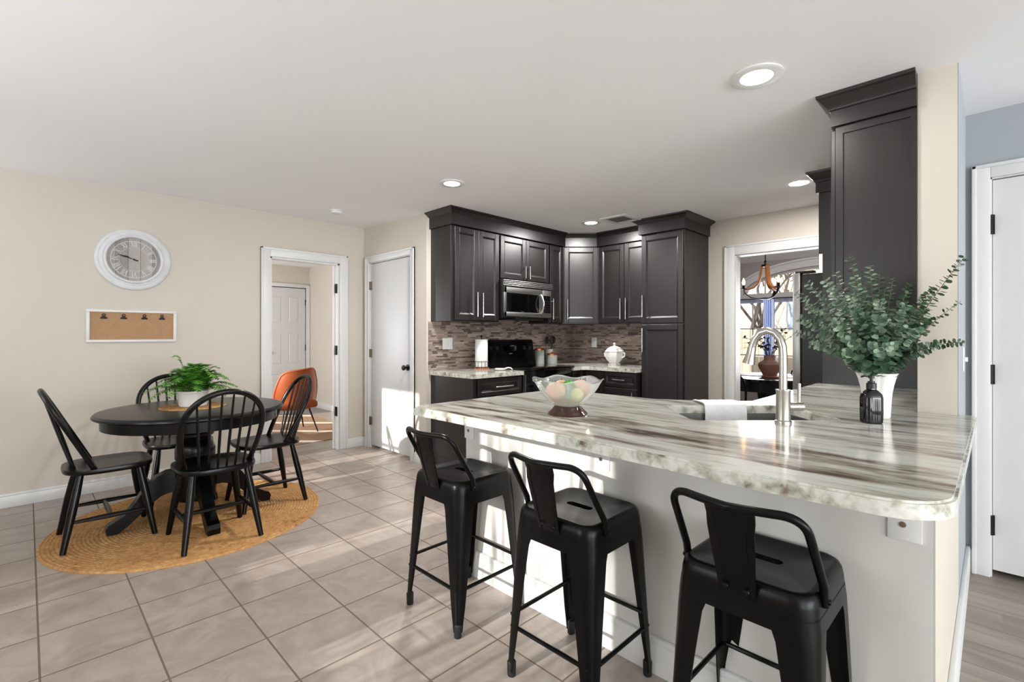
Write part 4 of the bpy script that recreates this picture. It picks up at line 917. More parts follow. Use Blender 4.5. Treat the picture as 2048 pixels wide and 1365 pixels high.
for nm, x, y, r, hh, lb in (('canister', 4.21, 3.745, 0.056, 0.165, 'tall grey canister with copper lid right of the range'), ('canister', 4.355, 3.675, 0.060, 0.105, 'shorter grey canister with copper lid in the worktop corner')):
    t = thing(nm, lb, 'canister', (x, y, CT), 0, 'grey canisters by the range')
    part('body', MB().lathe([(r - 0.003, 0), (r, 0.003), (r, hh), (r - 0.004, hh)], (x, y, CT), 32), 'grey_tin', t)
    part('lid', MB().lathe([(r + 0.001, hh), (r + 0.001, hh + 0.016), (r - 0.01, hh + 0.022), (0.0, hh + 0.024)], (x, y, CT), 32).ball((x, y, CT + hh + 0.03), 0.011), 'copper', t, label='copper lid')
cx_, cy_ = 4.415, 3.772
t = thing('utensil_crock', 'white crock of cooking utensils behind the canisters', 'crock', (cx_, cy_, CT))
part('pot', MB().lathe([(0.04, 0), (0.045, 0.004), (0.045, 0.165), (0.048, 0.17), (0.041, 0.17), (0.04, 0.03), (0.0, 0.03)], (cx_, cy_, CT), 28), 'white_ceramic', t)
for i, (nm, dx, dy, lb) in enumerate((('spatula', -0.045, -0.01, 'black slotted spatula leaning left in the white crock'), ('cooking_spoon', 0.015, -0.02, 'black cooking spoon upright in the white crock'), ('cooking_ladle', 0.05, 0.0, 'black ladle leaning right in the white crock'))):
    u = thing(nm, lb, 'utensil', (cx_ + dx*0.2, cy_ + dy*0.2, CT + 0.035)); p0 = Vector((0, 0, 0)); p1 = Vector((dx, dy, 0.20)); p2 = Vector((dx*1.4, dy*1.4, 0.275))
    part('handle', MB().tube([p0, p1], 0.005, 8), 'chrome' if i == 0 else 'black_plastic', u, True)
    if nm == 'spatula': hb = MB().box(-0.028, 0.028, -0.002, 0.002, 0, 0.085, 0.001).xf(T(*p1))
    else: hb = MB().ball(p2 - Vector((0, 0, 0.03)), 0.036, (1, 0.45, 1.25), 14, 10)
    part('head', hb, 'black_plastic', u, True)
tx, ty = 4.66, 3.02
t = thing('tureen', 'white lidded soup tureen on the corner worktop', 'tureen', (tx, ty, CT))
oct_ = lambda a, j: 1 + 0.035*math.cos(8*a)
part('body', MB().lathe([(0.072, 0), (0.075, 0.01), (0.06, 0.03), (0.07, 0.045), (0.098, 0.075), (0.108, 0.115), (0.105, 0.15), (0.112, 0.158), (0.104, 0.16)], (tx, ty, CT), 8), 'white_ceramic', t, ang=30)
part('lid', MB().lathe([(0.106, 0.16), (0.10, 0.168), (0.075, 0.195), (0.04, 0.212), (0.014, 0.218), (0.011, 0.228), (0.018, 0.24), (0.010, 0.25), (0.0, 0.252)], (tx, ty, CT), 8), 'white_ceramic', t, ang=30)
for s in (1, -1): part('handle', MB().tube([(tx, ty + s*0.10, CT + 0.09), (tx, ty + s*0.128, CT + 0.10), (tx, ty + s*0.134, CT + 0.135), (tx, ty + s*0.104, CT + 0.148)], 0.008, 10), 'white_ceramic', t)
t = thing('soup_ladle', 'white ladle handle resting out of the tureen lid', 'ladle', (tx - 0.06, ty - 0.07, CT + 0.17))
part('handle', MB().tube([(tx - 0.05, ty - 0.06, CT + 0.178), (tx - 0.075, ty - 0.095, CT + 0.196), (tx - 0.085, ty - 0.135, CT + 0.192)], [0.007, 0.008, 0.011], 10), 'white_ceramic', t)
solo('power_outlet', MB().box(2.862, 2.985, YS - 0.013, YS - 0.008, 1.10, 1.212, 0.002).box(2.885, 2.912, YS - 0.016, YS - 0.013, 1.13, 1.182, 0.001).box(2.935, 2.962, YS - 0.016, YS - 0.013, 1.13, 1.182, 0.001), 'white_plastic', 'double white outlet plate on the mosaic left of the range', 'outlet', (2.923, YS - 0.008, 1.10))
solo('power_outlet', MB().box(XK - 0.013, XK - 0.008, 3.455, 3.53, 1.09, 1.205, 0.002).box(XK - 0.016, XK - 0.013, 3.475, 3.51, 1.115, 1.18, 0.001), 'white_plastic', 'single white outlet plate on the mosaic behind the tureen', 'outlet', (XK - 0.008, 3.49, 1.09))
solo('power_outlet', MB().box(0.86, 0.93, YL - 0.005, YL, 0.34, 0.455, 0.002).box(0.88, 0.91, YL - 0.008, YL - 0.005, 0.36, 0.435, 0.001), 'white_plastic', 'white outlet low on the beige wall behind the dining table', 'outlet', (0.895, YL, 0.34))

# ------------------------------------------------------------------ bar stools (local frame: the sitter faces +x, back rest at -x)
def sq(hf, r, z, n=10, oy=0): return [(x, y, z) for x, y, z in rrect(hf, hf, r, z, n)]
def slot(hx, hy, z, n=40):
    o = []
    for k in range(n):
        x, y, _ = rrect(hx, hy, min(hx, hy)*0.999, z, 10)[k]; o.append((x, y, z))
    return o
st = thing('bar_stool', 'black metal low-back bar stool farthest left, nearest the closet door', 'stool', (1.425, 1.735, 0), 0, 'black metal bar stools at the bar')
sl = [(x, y, z) for x, y, z in slot(0.0165, 0.055, 0.6195)]
sm = MB().loft([sq(0.172, 0.055, 0.562), sq(0.170, 0.055, 0.590), sq(0.166, 0.052, 0.608), sq(0.161, 0.05, 0.618), sq(0.154, 0.045, 0.6225), sq(0.146, 0.04, 0.6225), sq(0.141, 0.038, 0.6195), sl, [(x, y, 0.604) for x, y, z in sl]], False, False)
part('seat', sm, 'black_metal', st, True, ang=50)
part('apron', MB().loft([sq(0.1725, 0.055, 0.565), sq(0.1765, 0.056, 0.525), sq(0.1735, 0.055, 0.525), sq(0.1695, 0.054, 0.563)], False, False), 'black_metal', st, True, ang=50)
def leg_section(hf, wd, r, z, th=0.004, n=7):
    o, i = [], []
    o.append((hf, hf - wd)); i.append((hf - th, hf - wd))
    for k in range(n):
        a = PI/2*k/(n - 1); o.append((hf - r + r*math.cos(a), hf - r + r*math.sin(a))); i.append((hf - r + (r - th)*math.cos(a), hf - r + (r - th)*math.sin(a)))
    o.append((hf - wd, hf)); i.append((hf - wd, hf - th))
    return [(x, y, z) for x, y in o] + [(x, y, z) for x, y in i[::-1]]
levels = [(0.595, 0.1665, 0.092, 0.055), (0.53, 0.1755, 0.096, 0.055), (0.50, 0.177, 0.086, 0.052), (0.40, 0.180, 0.074, 0.044), (0.25, 0.184, 0.057, 0.033), (0.12, 0.188, 0.042, 0.024), (0.06, 0.189, 0.032, 0.018), (0.02, 0.1885, 0.027, 0.0155)]
for q in range(4):
    lm = MB().loft([leg_section(hf, wd, r, z) for z, hf, wd, r in levels]).xf(RZ(q*PI/2))
    lm.tube([(x, y, z) for x, y, z in [Vector((0.178, 0.178, 0.20)), Vector((0.176, 0.176, 0.15)), Vector((0.1755, 0.1755, 0.02))]], [0.002, 0.012, 0.0125], 8) if False else None
    lg = part('leg', lm, 'black_metal', st, True, ang=50)
    ft = MB().lathe([(0.014, 0.0), (0.0155, 0.003), (0.0165, 0.05), (0.013, 0.055), (0.0, 0.055)], (0.1755, 0.1755, 0), 14).xf(RZ(q*PI/2))
    part('rubber_foot', ft, 'rubber', lg, True)
for q, z in ((0, 0.22), (1, 0.222), (2, 0.187), (3, 0.187)):
    part('foot_rail', MB().tube([(0.178, -0.172, z), (0.178, 0.172, z)], 0.0085, 8, flat=(0.9, 0.9)).xf(RZ(q*PI/2)), 'black_metal', st, True)
part('cross_brace', MB().box(-0.215, 0.215, -0.012, 0.012, 0.505, 0.509).xf(RZ(PI/4)).box(-0.215, 0.215, -0.012, 0.012, 0.509, 0.513, mtx=RZ(-PI/4)), 'black_metal', st, True)
path = []
def bez(a, b_, c2, n):
    return [a*(1 - s)**2 + b_*2*s*(1 - s) + c2*s*s for s in [k/n for k in range(n + 1)]]
e0 = Vector((-0.085, -0.172, 0.585)); e1 = Vector((-0.095, -0.173, 0.635)); u0 = Vector((-0.180, -0.166, 0.775)); cr = Vector((-0.205, -0.163, 0.822)); u1 = Vector((-0.215, -0.115, 0.823)); md = Vector((-0.245, 0.0, 0.823))
half = [e0] + bez(e1, e1.lerp(u0, 0.5), u0, 5) + bez(u0, cr, u1, 8)[1:] + bez(u1, Vector((-0.238, -0.05, 0.823)), md, 6)[1:]
path = half + [Vector((p.x, -p.y, p.z)) for p in half[-2::-1]]
part('back_rail', MB().tube(path, 0.0105, 12), 'black_metal', st, True)
sp = MB(); rows = []
for k in range(9):
    s = k/8; z = 0.818 - (0.818 - 0.575)*s; x = -0.243 + (0.243 - 0.176)*(s**0.8) - 0.004*math.sin(PI*s); hwid = 0.062 - 0.017*s
    rows.append((x, z, hwid))
ringsS = []
for x, z, hwid in rows:
    fr_ = [(-1, 0.0), (-0.72, 0.0), (-0.62, -0.005), (0.62, -0.005), (0.72, 0.0), (1, 0.0)]
    xo = lambda f: x + (0.012*(f*f) if z > 0.78 else 0.004*f*f)
    ringsS.append([(xo(f) - o_*0 - o_, f*hwid, z) for f, o_ in fr_] + [(xo(f) + 0.004, f*hwid, z) for f, o_ in fr_[::-1]])
sp.loft(ringsS)
pl_ = part('back_splat', sp, 'black_metal', st, True)
for y in (-0.026, 0.026): part('rivet', MB().lathe([(0.0075, 0), (0.006, 0.003), (0.0, 0.0042)], (-0.183, y, 0.597), 12, Matrix.Rotation(-PI/2, 4, 'Y')), 'black_iron', pl_, True)
for s in (-1, 1): part('rail_screw', MB().lathe([(0.008, 0), (0.006, 0.004), (0.0, 0.005)], (-0.085, s*0.183, 0.597), 12, Matrix.Rotation(-s*PI/2, 4, 'X')), 'black_metal', st, True)
dup(st, (1.425, 1.072, 0), 0.0, 'black metal low-back bar stool in the middle of the row of three')
dup(st, (1.455, 0.462, 0), math.radians(-1), 'black metal low-back bar stool nearest the camera, at the right end of the bar')

# ------------------------------------------------------------------ dining corner
RC = (0.82, 3.86)
b = MB(); rings = []; NR = 40; a_, b2_ = 0.80, 0.775
for j in range(NR*4, -1, -1):
    q = j/(NR*4); z = 0.0085 + 0.0045*abs(math.sin(PI*(j/4.0))) if j < NR*4 else 0.001
    rings.append([(max(q, 0.003)*(a_*math.cos(2*PI*k/120)), max(q, 0.003)*(b2_*math.sin(2*PI*k/120)), z) for k in range(120)])
b.loft(rings, True, True)
o = bpy.data.objects.new('jute_rug', b.mesh('jute_rug', 'jute', 80)); COL.objects.link(o); o.location = (RC[0], RC[1], 0); o.rotation_euler = (0, 0, math.radians(52)); tag(o, 'round braided jute rug under the black dining table', 'rug')
RZ0 = 0.0136
TXc, TYc = 0.812, 3.86
t = thing('dining_table', 'round black pedestal dining table standing on the jute rug', 'table', (TXc, TYc, RZ0))
L = lambda p: p
part('tabletop', MB().lathe([(0.50, 0.706), (0.532, 0.708), (0.542, 0.716), (0.540, 0.726), (0.528, 0.737), (0.50, 0.740), (0.0, 0.740)], (0, 0, 0), 72), 'black_wood', t, True)
part('apron', MB().lathe([(0.485, 0.640), (0.50, 0.642), (0.502, 0.706), (0.3, 0.706)], (0, 0, 0), 72, cap=False).lathe([(0.485, 0.640), (0.47, 0.64), (0.47, 0.70)], (0, 0, 0), 72, cap=False), 'black_wood', t, True)
part('pedestal', MB().lathe([(0.13, 0.705), (0.13, 0.66), (0.10, 0.645), (0.085, 0.60), (0.095, 0.575), (0.11, 0.565), (0.11, 0.55), (0.095, 0.54), (0.085, 0.52), (0.105, 0.50), (0.118, 0.46), (0.118, 0.40), (0.10, 0.36), (0.11, 0.345), (0.125, 0.33), (0.125, 0.14), (0.11, 0.12), (0.08, 0.115), (0.0, 0.115)], (0, 0, 0), 40), 'black_wood', t, True)
prof = [(0.09, 0.335), (0.16, 0.335), (0.22, 0.31), (0.28, 0.25), (0.33, 0.17), (0.38, 0.105), (0.43, 0.075), (0.462, 0.06), (0.475, 0.035), (0.468, 0.0), (0.415, 0.0), (0.37, 0.03), (0.32, 0.075), (0.26, 0.135), (0.20, 0.18), (0.15, 0.195), (0.09, 0.19)]
for q in range(4):
    part('foot', MB().prism(prof, -0.034, 0.034, 'Y').xf(RZ(q*PI/2)), 'black_wood', t, True)
# windsor chairs: local frame, sitter faces +x
ch = thing('windsor_chair', 'black windsor chair with bowed back left of the dining table', 'chair', (0.355, 3.88, RZ0), 0, 'black windsor chairs round the dining table')
def seat_ring(f, z, n=48):
    o = []
    for k in range(n):
        a = 2*PI*k/n; c2, s2 = math.cos(a), math.sin(a); e_ = 0.62
        x = 0.215*math.copysign(abs(c2)**e_, c2); y = (0.222 - 0.018*(-c2 + 1)*0.5*1.2)*math.copysign(abs(s2)**e_, s2)
        o.append((x*f, y*f, z))
    return o
part('seat', MB().loft([seat_ring(0.90, 0.418), seat_ring(0.985, 0.424), seat_ring(1.0, 0.437), seat_ring(0.985, 0.450), seat_ring(0.90, 0.453), seat_ring(0.70, 0.444), seat_ring(0.3, 0.440)]), 'black_wood', ch, True, ang=60)
tops = {}
for sx_ in (1, -1):
    for sy_ in (1, -1):
        p0 = Vector((0.135*sx_, 0.14*sy_, 0.425)); p1 = Vector(((0.205 if sx_ > 0 else 0.215)*sx_, 0.2*sy_, 0.0))
        tops[(sx_, sy_)] = (p0, p1)
        part('leg', MB().tube([p0, p0.lerp(p1, 0.25), p0.lerp(p1, 0.5), p0.lerp(p1, 0.8), p1], [0.016, 0.0205, 0.0215, 0.017, 0.0145], 12), 'black_wood', ch, True)
mids = []
for sy_ in (1, -1):
    a0 = tops[(1, sy_)][0].lerp(tops[(1, sy_)][1], 0.62); a1 = tops[(-1, sy_)][0].lerp(tops[(-1, sy_)][1], 0.62)
    mids.append(a0.lerp(a1, 0.5)); part('stretcher', MB().tube([a0, a0.lerp(a1, 0.3), a0.lerp(a1, 0.5), a0.lerp(a1, 0.7), a1], [0.009, 0.013, 0.0145, 0.013, 0.009], 10), 'black_wood', ch, True)
part('stretcher', MB().tube([mids[0], mids[0].lerp(mids[1], 0.5), mids[1]], [0.010, 0.015, 0.010], 10), 'black_wood', ch, True)
BW, BZ = 0.212, 0.905
def bow(s):                                                       # s in -1..1 -> point on the bow
    a = s*PI/2; y = BW*math.sin(a)**1 if abs(s) < 1 else BW*s
    return y
bp = []
for k in range(41):
    th = -0.5*PI - 0.42 + (PI + 0.84)*k/40
    y = BW*math.sin(th) if False else BW*math.sin(max(-PI/2, min(PI/2, th)))
    if abs(th) <= PI/2: z = 0.70 + (BZ - 0.70)*math.cos(th)
    else:
        q = (abs(th) - PI/2)/0.42; z = 0.70 - q*(0.70 - 0.445); y = math.copysign(BW - 0.040*q*q, th)
    x = -0.075 - (z - 0.445)/(BZ - 0.445)*0.225
    bp.append((x, y, z))
part('back_bow', MB().tube(bp, 0.0145, 10, flat=(1.0, 1.15)), 'black_wood', ch, True)
for k in range(6):
    f = (k - 2.5)/2.5; yb = f*0.115; yt = f*0.150
    th = math.asin(yt/BW); zt = 0.70 + (BZ - 0.70)*math.cos(th); xt = -0.075 - (zt - 0.445)/(BZ - 0.445)*0.225
    p0 = Vector((-0.168 + 0.01*f*f, yb, 0.445)); p1 = Vector((xt, yt, zt))
    part('spindle', MB().tube([p0, p0.lerp(p1, 0.35), p1], [0.0062, 0.0085, 0.0055], 8), 'black_wood', ch, True)
g = 'black windsor chairs round the dining table'
dup(ch, (0.815, 3.40, RZ0), PI/2, 'black windsor chair in front of the dining table, its bowed back to the camera', g)
dup(ch, (1.255, 3.84, RZ0), PI, 'black windsor chair right of the dining table before the doorway', g)
dup(ch, (0.80, 4.33, RZ0), -PI/2, 'black windsor chair behind the dining table against the beige wall', g)
TT = RZ0 + 0.740
rg = MB(); rr = []
for j in range(48, -1, -1):
    q = j/48; rr.append([(max(q, 0.004)*0.192*(1 + (0.012*math.cos(40*2*PI*k/120) if j > 44 else 0))*math.cos(2*PI*k/120), max(q, 0.004)*0.192*(1 + (0.012*math.cos(40*2*PI*k/120) if j > 44 else 0))*math.sin(2*PI*k/120), 0.004 + 0.003*abs(math.sin(PI*j/4)) if j < 48 else 0.0) for k in range(120)])
rg.loft(rr)
o = bpy.data.objects.new('placemat', rg.mesh('placemat', 'jute', 80)); COL.objects.link(o); o.location = (0.80, 3.86, TT + 0.0005); tag(o, 'round jute placemat at the middle of the dining table', 'placemat')
PZ = TT + 0.008
fn = thing('potted_fern', 'bright green fern in a white pot on the dining table', 'plant', (0.80, 3.86, PZ))
part('pot', MB().lathe([(0.078, 0), (0.082, 0.003), (0.092, 0.088), (0.096, 0.090), (0.097, 0.104), (0.090, 0.104), (0.086, 0.08), (0.0, 0.08)], (0, 0, 0), 40), 'white_ceramic', fn, True)
def frond(az, reach, top, droop, nl=17, w0=0.052):
    b = MB(); d = Vector((math.cos(az), math.sin(az), 0)); P = []
    for k in range(21):
        s = k/20; P.append(d*(0.02 + reach*s) + Vector((0, 0, 0.085 + top*math.sin(min(1.0, s*1.25)*PI/2) - droop*s**2.2)))
    b.tube(P, [0.0016*(1 - 0.7*k/20) for k in range(21)], 4)
    for j in range(nl):
        f = 0.14 + 0.86*(j + 0.5)/nl; i = min(19, int(f*20)); p = P[i].lerp(P[i + 1], f*20 - i); tg = (P[i + 1] - P[i]).normalized(); sd = tg.cross(Vector((0, 0, 1))).normalized(); up = sd.cross(tg)
        ln = w0*(math.sin(PI*min(1, 0.18 + f*0.82))**0.7)*random.uniform(0.85, 1.1) + 0.006
        for sg in (1, -1):
            dr = (sd*sg + tg*0.55 + up*random.uniform(-.15, .15)).normalized(); w_ = tg*0.0058*(1.1 - 0.4*f)
            v = [p - w_, p + dr*ln*0.45 - w_*1.15 - up*0.002, p + dr*ln - up*0.006, p + dr*ln*0.45 + w_*1.15 - up*0.002, p + w_]
            b.bm.faces.new([b.bm.verts.new(q) for q in v])
    part('frond', b, 'fern', fn, True, ang=60)
for k in range(46):
    ring_ = k % 3
    frond(2*PI*k/46*7 + random.uniform(-.15, .15), (0.235, 0.20, 0.13)[ring_]*random.uniform(0.85, 1.12), (0.095, 0.14, 0.18)[ring_]*random.uniform(0.8, 1.15), (0.085, 0.06, 0.03)[ring_]*random.uniform(0.7, 1.3), 15, 0.066)
frond(AZ + PI/2 + 0.35, 0.10, 0.265, 0.015, 15, 0.036)
# clock
KX, KZ = 0.623, 1.862
ck = thing('wall_clock', 'large round whitewashed wall clock with roman numerals above the memo board', 'clock', (KX, YL, KZ))
RX = Matrix.Rotation(PI/2, 4, 'X')
part('frame', MB().lathe([(0.250, 0.0), (0.252, 0.012), (0.246, 0.024), (0.232, 0.030), (0.224, 0.027), (0.205, 0.034), (0.198, 0.030), (0.194, 0.046), (0.186, 0.048), (0.178, 0.042), (0.176, 0.012), (0.17, 0.012)], (0, 0, 0), 96, RX, cap=False), 'white_wash', ck, True)
fc = part('face', MB().lathe([(0.179, 0.010), (0.179, 0.013), (0.0, 0.013)], (0, 0, 0), 96, RX), 'boards', ck, True, 'weathered grey board face')
part('minute_track', MB().lathe([(0.152, 0.0132), (0.152, 0.0142), (0.1485, 0.0142), (0.1485, 0.0132)], (0, 0, 0), 96, RX, cap=False).lathe([(0.098, 0.0132), (0.098, 0.0140), (0.0965, 0.0140), (0.0965, 0.0132)], (0, 0, 0), 96, RX, cap=False), 'white_wash', fc, True)
NUM = ['XII', 'I', 'II', 'III', 'IIII', 'V', 'VI', 'VII', 'VIII', 'IX', 'X', 'XI']
for i, s in enumerate(NUM):
    an = PI/2 - i*PI/6; b = MB(); hh = 0.042; wch = {'I': 0.010, 'V': 0.022, 'X': 0.022}; tot = sum(wch[c2] for c2 in s); x = -tot/2
    def stroke(x0, z0, x1, z1, wd):
        d = Vector((x1 - x0, 0, z1 - z0)); L_ = d.length; ang_ = math.atan2(d.z, d.x)
        b.box(0, L_, -0.0155, -0.0133, -wd/2, wd/2, mtx=T(x0, 0, z0) @ Matrix.Rotation(-ang_, 4, 'Y'))
    for c2 in s:
        m_ = x + wch[c2]/2
        if c2 == 'I': stroke(m_, -hh/2, m_, hh/2, 0.0042)
        if c2 == 'V': stroke(x + .002, hh/2, m_, -hh/2, 0.0045); stroke(x + .020, hh/2, m_, -hh/2, 0.0025)
        if c2 == 'X': stroke(x + .002, hh/2, x + .020, -hh/2, 0.0045); stroke(x + .020, hh/2, x + .002, -hh/2, 0.0025)
        x += wch[c2]
    b.xf(T(0.125*math.cos(an), 0, 0.125*math.sin(an)) @ Matrix.Rotation(PI/2 - an, 4, 'Y'))
    part('numeral', b, 'white_wash', fc, True)
def hand(name, ang_, L_, tail, wd, y):
    b = MB().prism([(-tail, -wd*0.5), (-tail*0.8, -wd*0.8), (0, -wd*0.35), (L_*0.45, -wd*0.3), (L_*0.55, -wd*0.9), (L_*0.72, -wd*0.7), (L_, 0), (L_*0.72, wd*0.7), (L_*0.55, wd*0.9), (L_*0.45, wd*0.3), (0, wd*0.35), (-tail*0.8, wd*0.8), (-tail, wd*0.5)], y, y - 0.002, 'Y')
    b.lathe([(0.007, 0), (0.007, 0.003), (0, 0.003)], (0, y, 0), 16, RX); b.xf(Matrix.Rotation(-ang_, 4, 'Y')); part(name, b, 'black_iron', ck, True)
hand('hour_hand', PI/2 - 9.80*PI/6, 0.075, 0.02, 0.007, -0.0175); hand('minute_hand', PI/2 - 48*PI/30, 0.115, 0.03, 0.006, -0.0205)
# memo board
mx0, mx1, mz0, mz1 = 0.325, 0.914, 1.184, 1.445
t = thing('memo_board', 'white framed cork memo board with four black clips under the clock', 'memo board', ((mx0 + mx1)/2, YL, mz0))
fm = MB().box(mx0, mx1, YL - 0.022, YL, mz0, mz0 + 0.02, 0.002).box(mx0, mx1, YL - 0.022, YL, mz1 - 0.02, mz1, 0.002).box(mx0, mx0 + 0.022, YL - 0.022, YL, mz0 + 0.02, mz1 - 0.02, 0.002).box(mx1 - 0.022, mx1, YL - 0.022, YL, mz0 + 0.02, mz1 - 0.02, 0.002)
part('frame', fm, 'trim', t)
part('cork_panel', MB().box(mx0 + 0.02, mx1 - 0.02, YL - 0.011, YL - 0.002, mz0 + 0.018, mz1 - 0.018), 'cork', t)
for x in (0.432, 0.556, 0.692, 0.812):
    part('clip', MB().box(x - 0.021, x + 0.021, YL - 0.019, YL - 0.011, 1.372, 1.384, 0.002).prism([(x - 0.012, 1.384), (x + 0.012, 1.384), (x + 0.009, 1.397), (x - 0.009, 1.397)], YL - 0.018, YL - 0.012, 'Y').tube([(x + 0.009*math.cos(a), YL - 0.017, 1.402 + 0.009*math.sin(a)) for a in [2*PI*k/14 for k in range(14)]], 0.003, 6, closed=True), 'black_iron', t)

# ------------------------------------------------------------------ ceiling fittings
lm = 'recessed ceiling lights'
for (x, y, r, lb) in ((2.30, 0.751, 0.108, 'lit recessed ceiling light nearest the camera, left of the tall pillar cabinet'), (2.283, 2.921, 0.096, 'lit recessed ceiling light above the left end of the bar'),
                   (4.134, 1.047, 0.108, 'lit recessed ceiling light close to the fridge cabinet crown'), (4.094, 2.934, 0.098, 'lit recessed ceiling light beside the square ceiling vent')):
    t = thing('recessed_light', lb, 'light', (x, y, ZC - 0.012), 0, lm)
    part('trim_ring', MB().lathe([(r, 0.011), (r, 0.006), (r*0.93, 0.002), (r*0.62, 0.004), (r*0.60, 0.011)], (0, 0, 0), 48, cap=False), 'white_plastic', t, True)
    part('lens', MB().lathe([(r*0.62, 0.0045), (0.0, 0.0045)], (0, 0, 0), 40), 'lens', t, True)
    light('AREA', 'downlight_lamp', (x, y, ZC - 0.014), (0, 0, 0), 5.0 if x < 3 and y < 2 else 24.0, (1.0, 0.985, 0.965), r*1.2, shape='DISK')
x, y = 4.17, 2.635
t = thing('ceiling_vent', 'square white air register in the ceiling beside the pantry', 'vent', (x, y, ZC - 0.012))
part('frame', MB().box(-0.15, 0.15, -0.15, -0.105, 0, 0.0115, 0.002).box(-0.15, 0.15, 0.105, 0.15, 0, 0.0115, 0.002).box(-0.15, -0.105, -0.105, 0.105, 0, 0.0115, 0.002).box(0.105, 0.15, -0.105, 0.105, 0, 0.0115, 0.002), 'white_plastic', t, True)
part('back_plate', MB().box(-0.106, 0.106, -0.106, 0.106, 0.0095, 0.0115), 'black_plastic', t, True)
for k in range(9):
    part('slat', MB().box(-0.105, 0.105, -0.009, 0.009, -0.0008, 0.0008).xf(T(0, -0.092 + k*0.023, 0.004) @ Matrix.Rotation(math.radians(22), 4, 'X')), 'white_plastic', t, True)
sz = ZC + (ZL - ZC)*(4.40 - YS)/(YL - YS)
t = thing('smoke_detector', 'small round white smoke detector on the ceiling near the left wall', 'detector', (2.065, 4.40, sz - 0.034))
part('base', MB().lathe([(0.062, 0.036), (0.062, 0.024), (0.058, 0.022), (0.0, 0.022)], (0, 0, 0), 36), 'white_plastic', t, True)
part('cap', MB().lathe([(0.054, 0.021), (0.052, 0.006), (0.044, 0.0), (0.0, 0.0)], (0, 0, 0), 36), 'white_plastic', t, True)

# ------------------------------------------------------------------ den
t = thing('lounge_chair', 'burnt orange leather chair with thin black legs in the den doorway', 'chair', (2.40, 6.33, 0.006))
rows = []
for j in range(11):
    s = j/10; z = 0.30 + 0.49*s; hw = 0.235 + 0.03*math.sin(PI*s) - 0.03*s*s; rr = []
    for k in range(17):
        f = (k - 8)/8; x = f*hw; y = -0.20 - 0.07*s + 0.16*abs(f)**2.6*(1 - 0.35*s)
        zz = z - (0.05*abs(f)**7*s) + 0.022*f*s
        rr.append((x, y, zz))
    rows.append(rr)
b = MB()
for off in (0.0, 0.03):
    for r0_, r1_ in zip(rows, rows[1:]):
        for k in range(16): b.quad(*[(p[0], p[1] + off, p[2]) for p in (r0_[k], r0_[k + 1], r1_[k + 1], r1_[k])])
bmesh.ops.remove_doubles(b.bm, verts=b.bm.verts, dist=1e-5)
part('backrest', b, 'orange', t, True, ang=70)
part('piping', MB().tube([(p[0], p[1] + 0.015, p[2] + 0.008) for p in ([r[0] for r in rows] + rows[-1][1:] + [r[-1] for r in rows[::-1]][1:])], 0.016, 8), 'orange', t, True, ang=70)
part('seat', MB().box(-0.24, 0.24, -0.2, 0.26, 0.31, 0.40, 0.035, 4), 'orange', t, True, ang=70)
for sx_ in (-1, 1):
    for sy_ in (-1, 1): part('leg', MB().tube([(0.15*sx_, 0.03 + 0.14*sy_, 0.315), (0.23*sx_, 0.03 + 0.23*sy_, 0.0)], [0.011, 0.008], 10), 'black_iron', t, True)
solo('area_rug', MB().box(1.0, 3.08, 5.56, 7.9, 0.0005, 0.006), 'den_rug', 'brown rug with thin cream lines on the den floor', 'rug', (2.04, 6.7, 0.0005))

# ------------------------------------------------------------------ dining room seen through the opening
DT = (6.25, 1.93)
t = thing('dining_table', 'dark oval dining table in the far room behind the sink', 'table', (DT[0], DT[1], 0))
part('tabletop', MB().lathe([(0.54, 0.715), (0.56, 0.72), (0.56, 0.745), (0.54, 0.75), (0.0, 0.75)], (0, 0, 0), 56), 'black_gloss', t, True)
part('apron', MB().lathe([(0.50, 0.60), (0.51, 0.60), (0.51, 0.715), (0.4, 0.715)], (0, 0, 0), 48, cap=False), 'black_wood', t, True)
part('pedestal', MB().lathe([(0.3, 0.0), (0.3, 0.04), (0.09, 0.08), (0.08, 0.4), (0.12, 0.70), (0.2, 0.715)], (0, 0, 0), 32), 'black_wood', t, True)
o = solo('table_runner', MB().box(-0.17, 0.17, -0.42, 0.42, 0.7505, 0.756), plain('reddish_runner', '#7A3B2C', 0.5), 'reddish brown board lying along the far dining table', 'runner', (0, 0, 0)); o.location = (DT[0] + 0.03, DT[1], 0)
t = thing('clay_vase', 'brown clay vase of dry branches on the far dining table', 'vase', (DT[0] + 0.06, DT[1] - 0.02, 0.757))
part('body', MB().lathe([(0.075, 0), (0.08, 0.01), (0.125, 0.10), (0.13, 0.13), (0.115, 0.155), (0.075, 0.175), (0.065, 0.19), (0.066, 0.235), (0.07, 0.24), (0.055, 0.24), (0.05, 0.18), (0.0, 0.17)], (0, 0, 0), 36), 'terracotta', t, True)
tb = thing('dry_branches', 'dark twigs with sparse round leaves standing in the brown clay vase', 'plant', (DT[0] + 0.06, DT[1] - 0.02, 0.94))
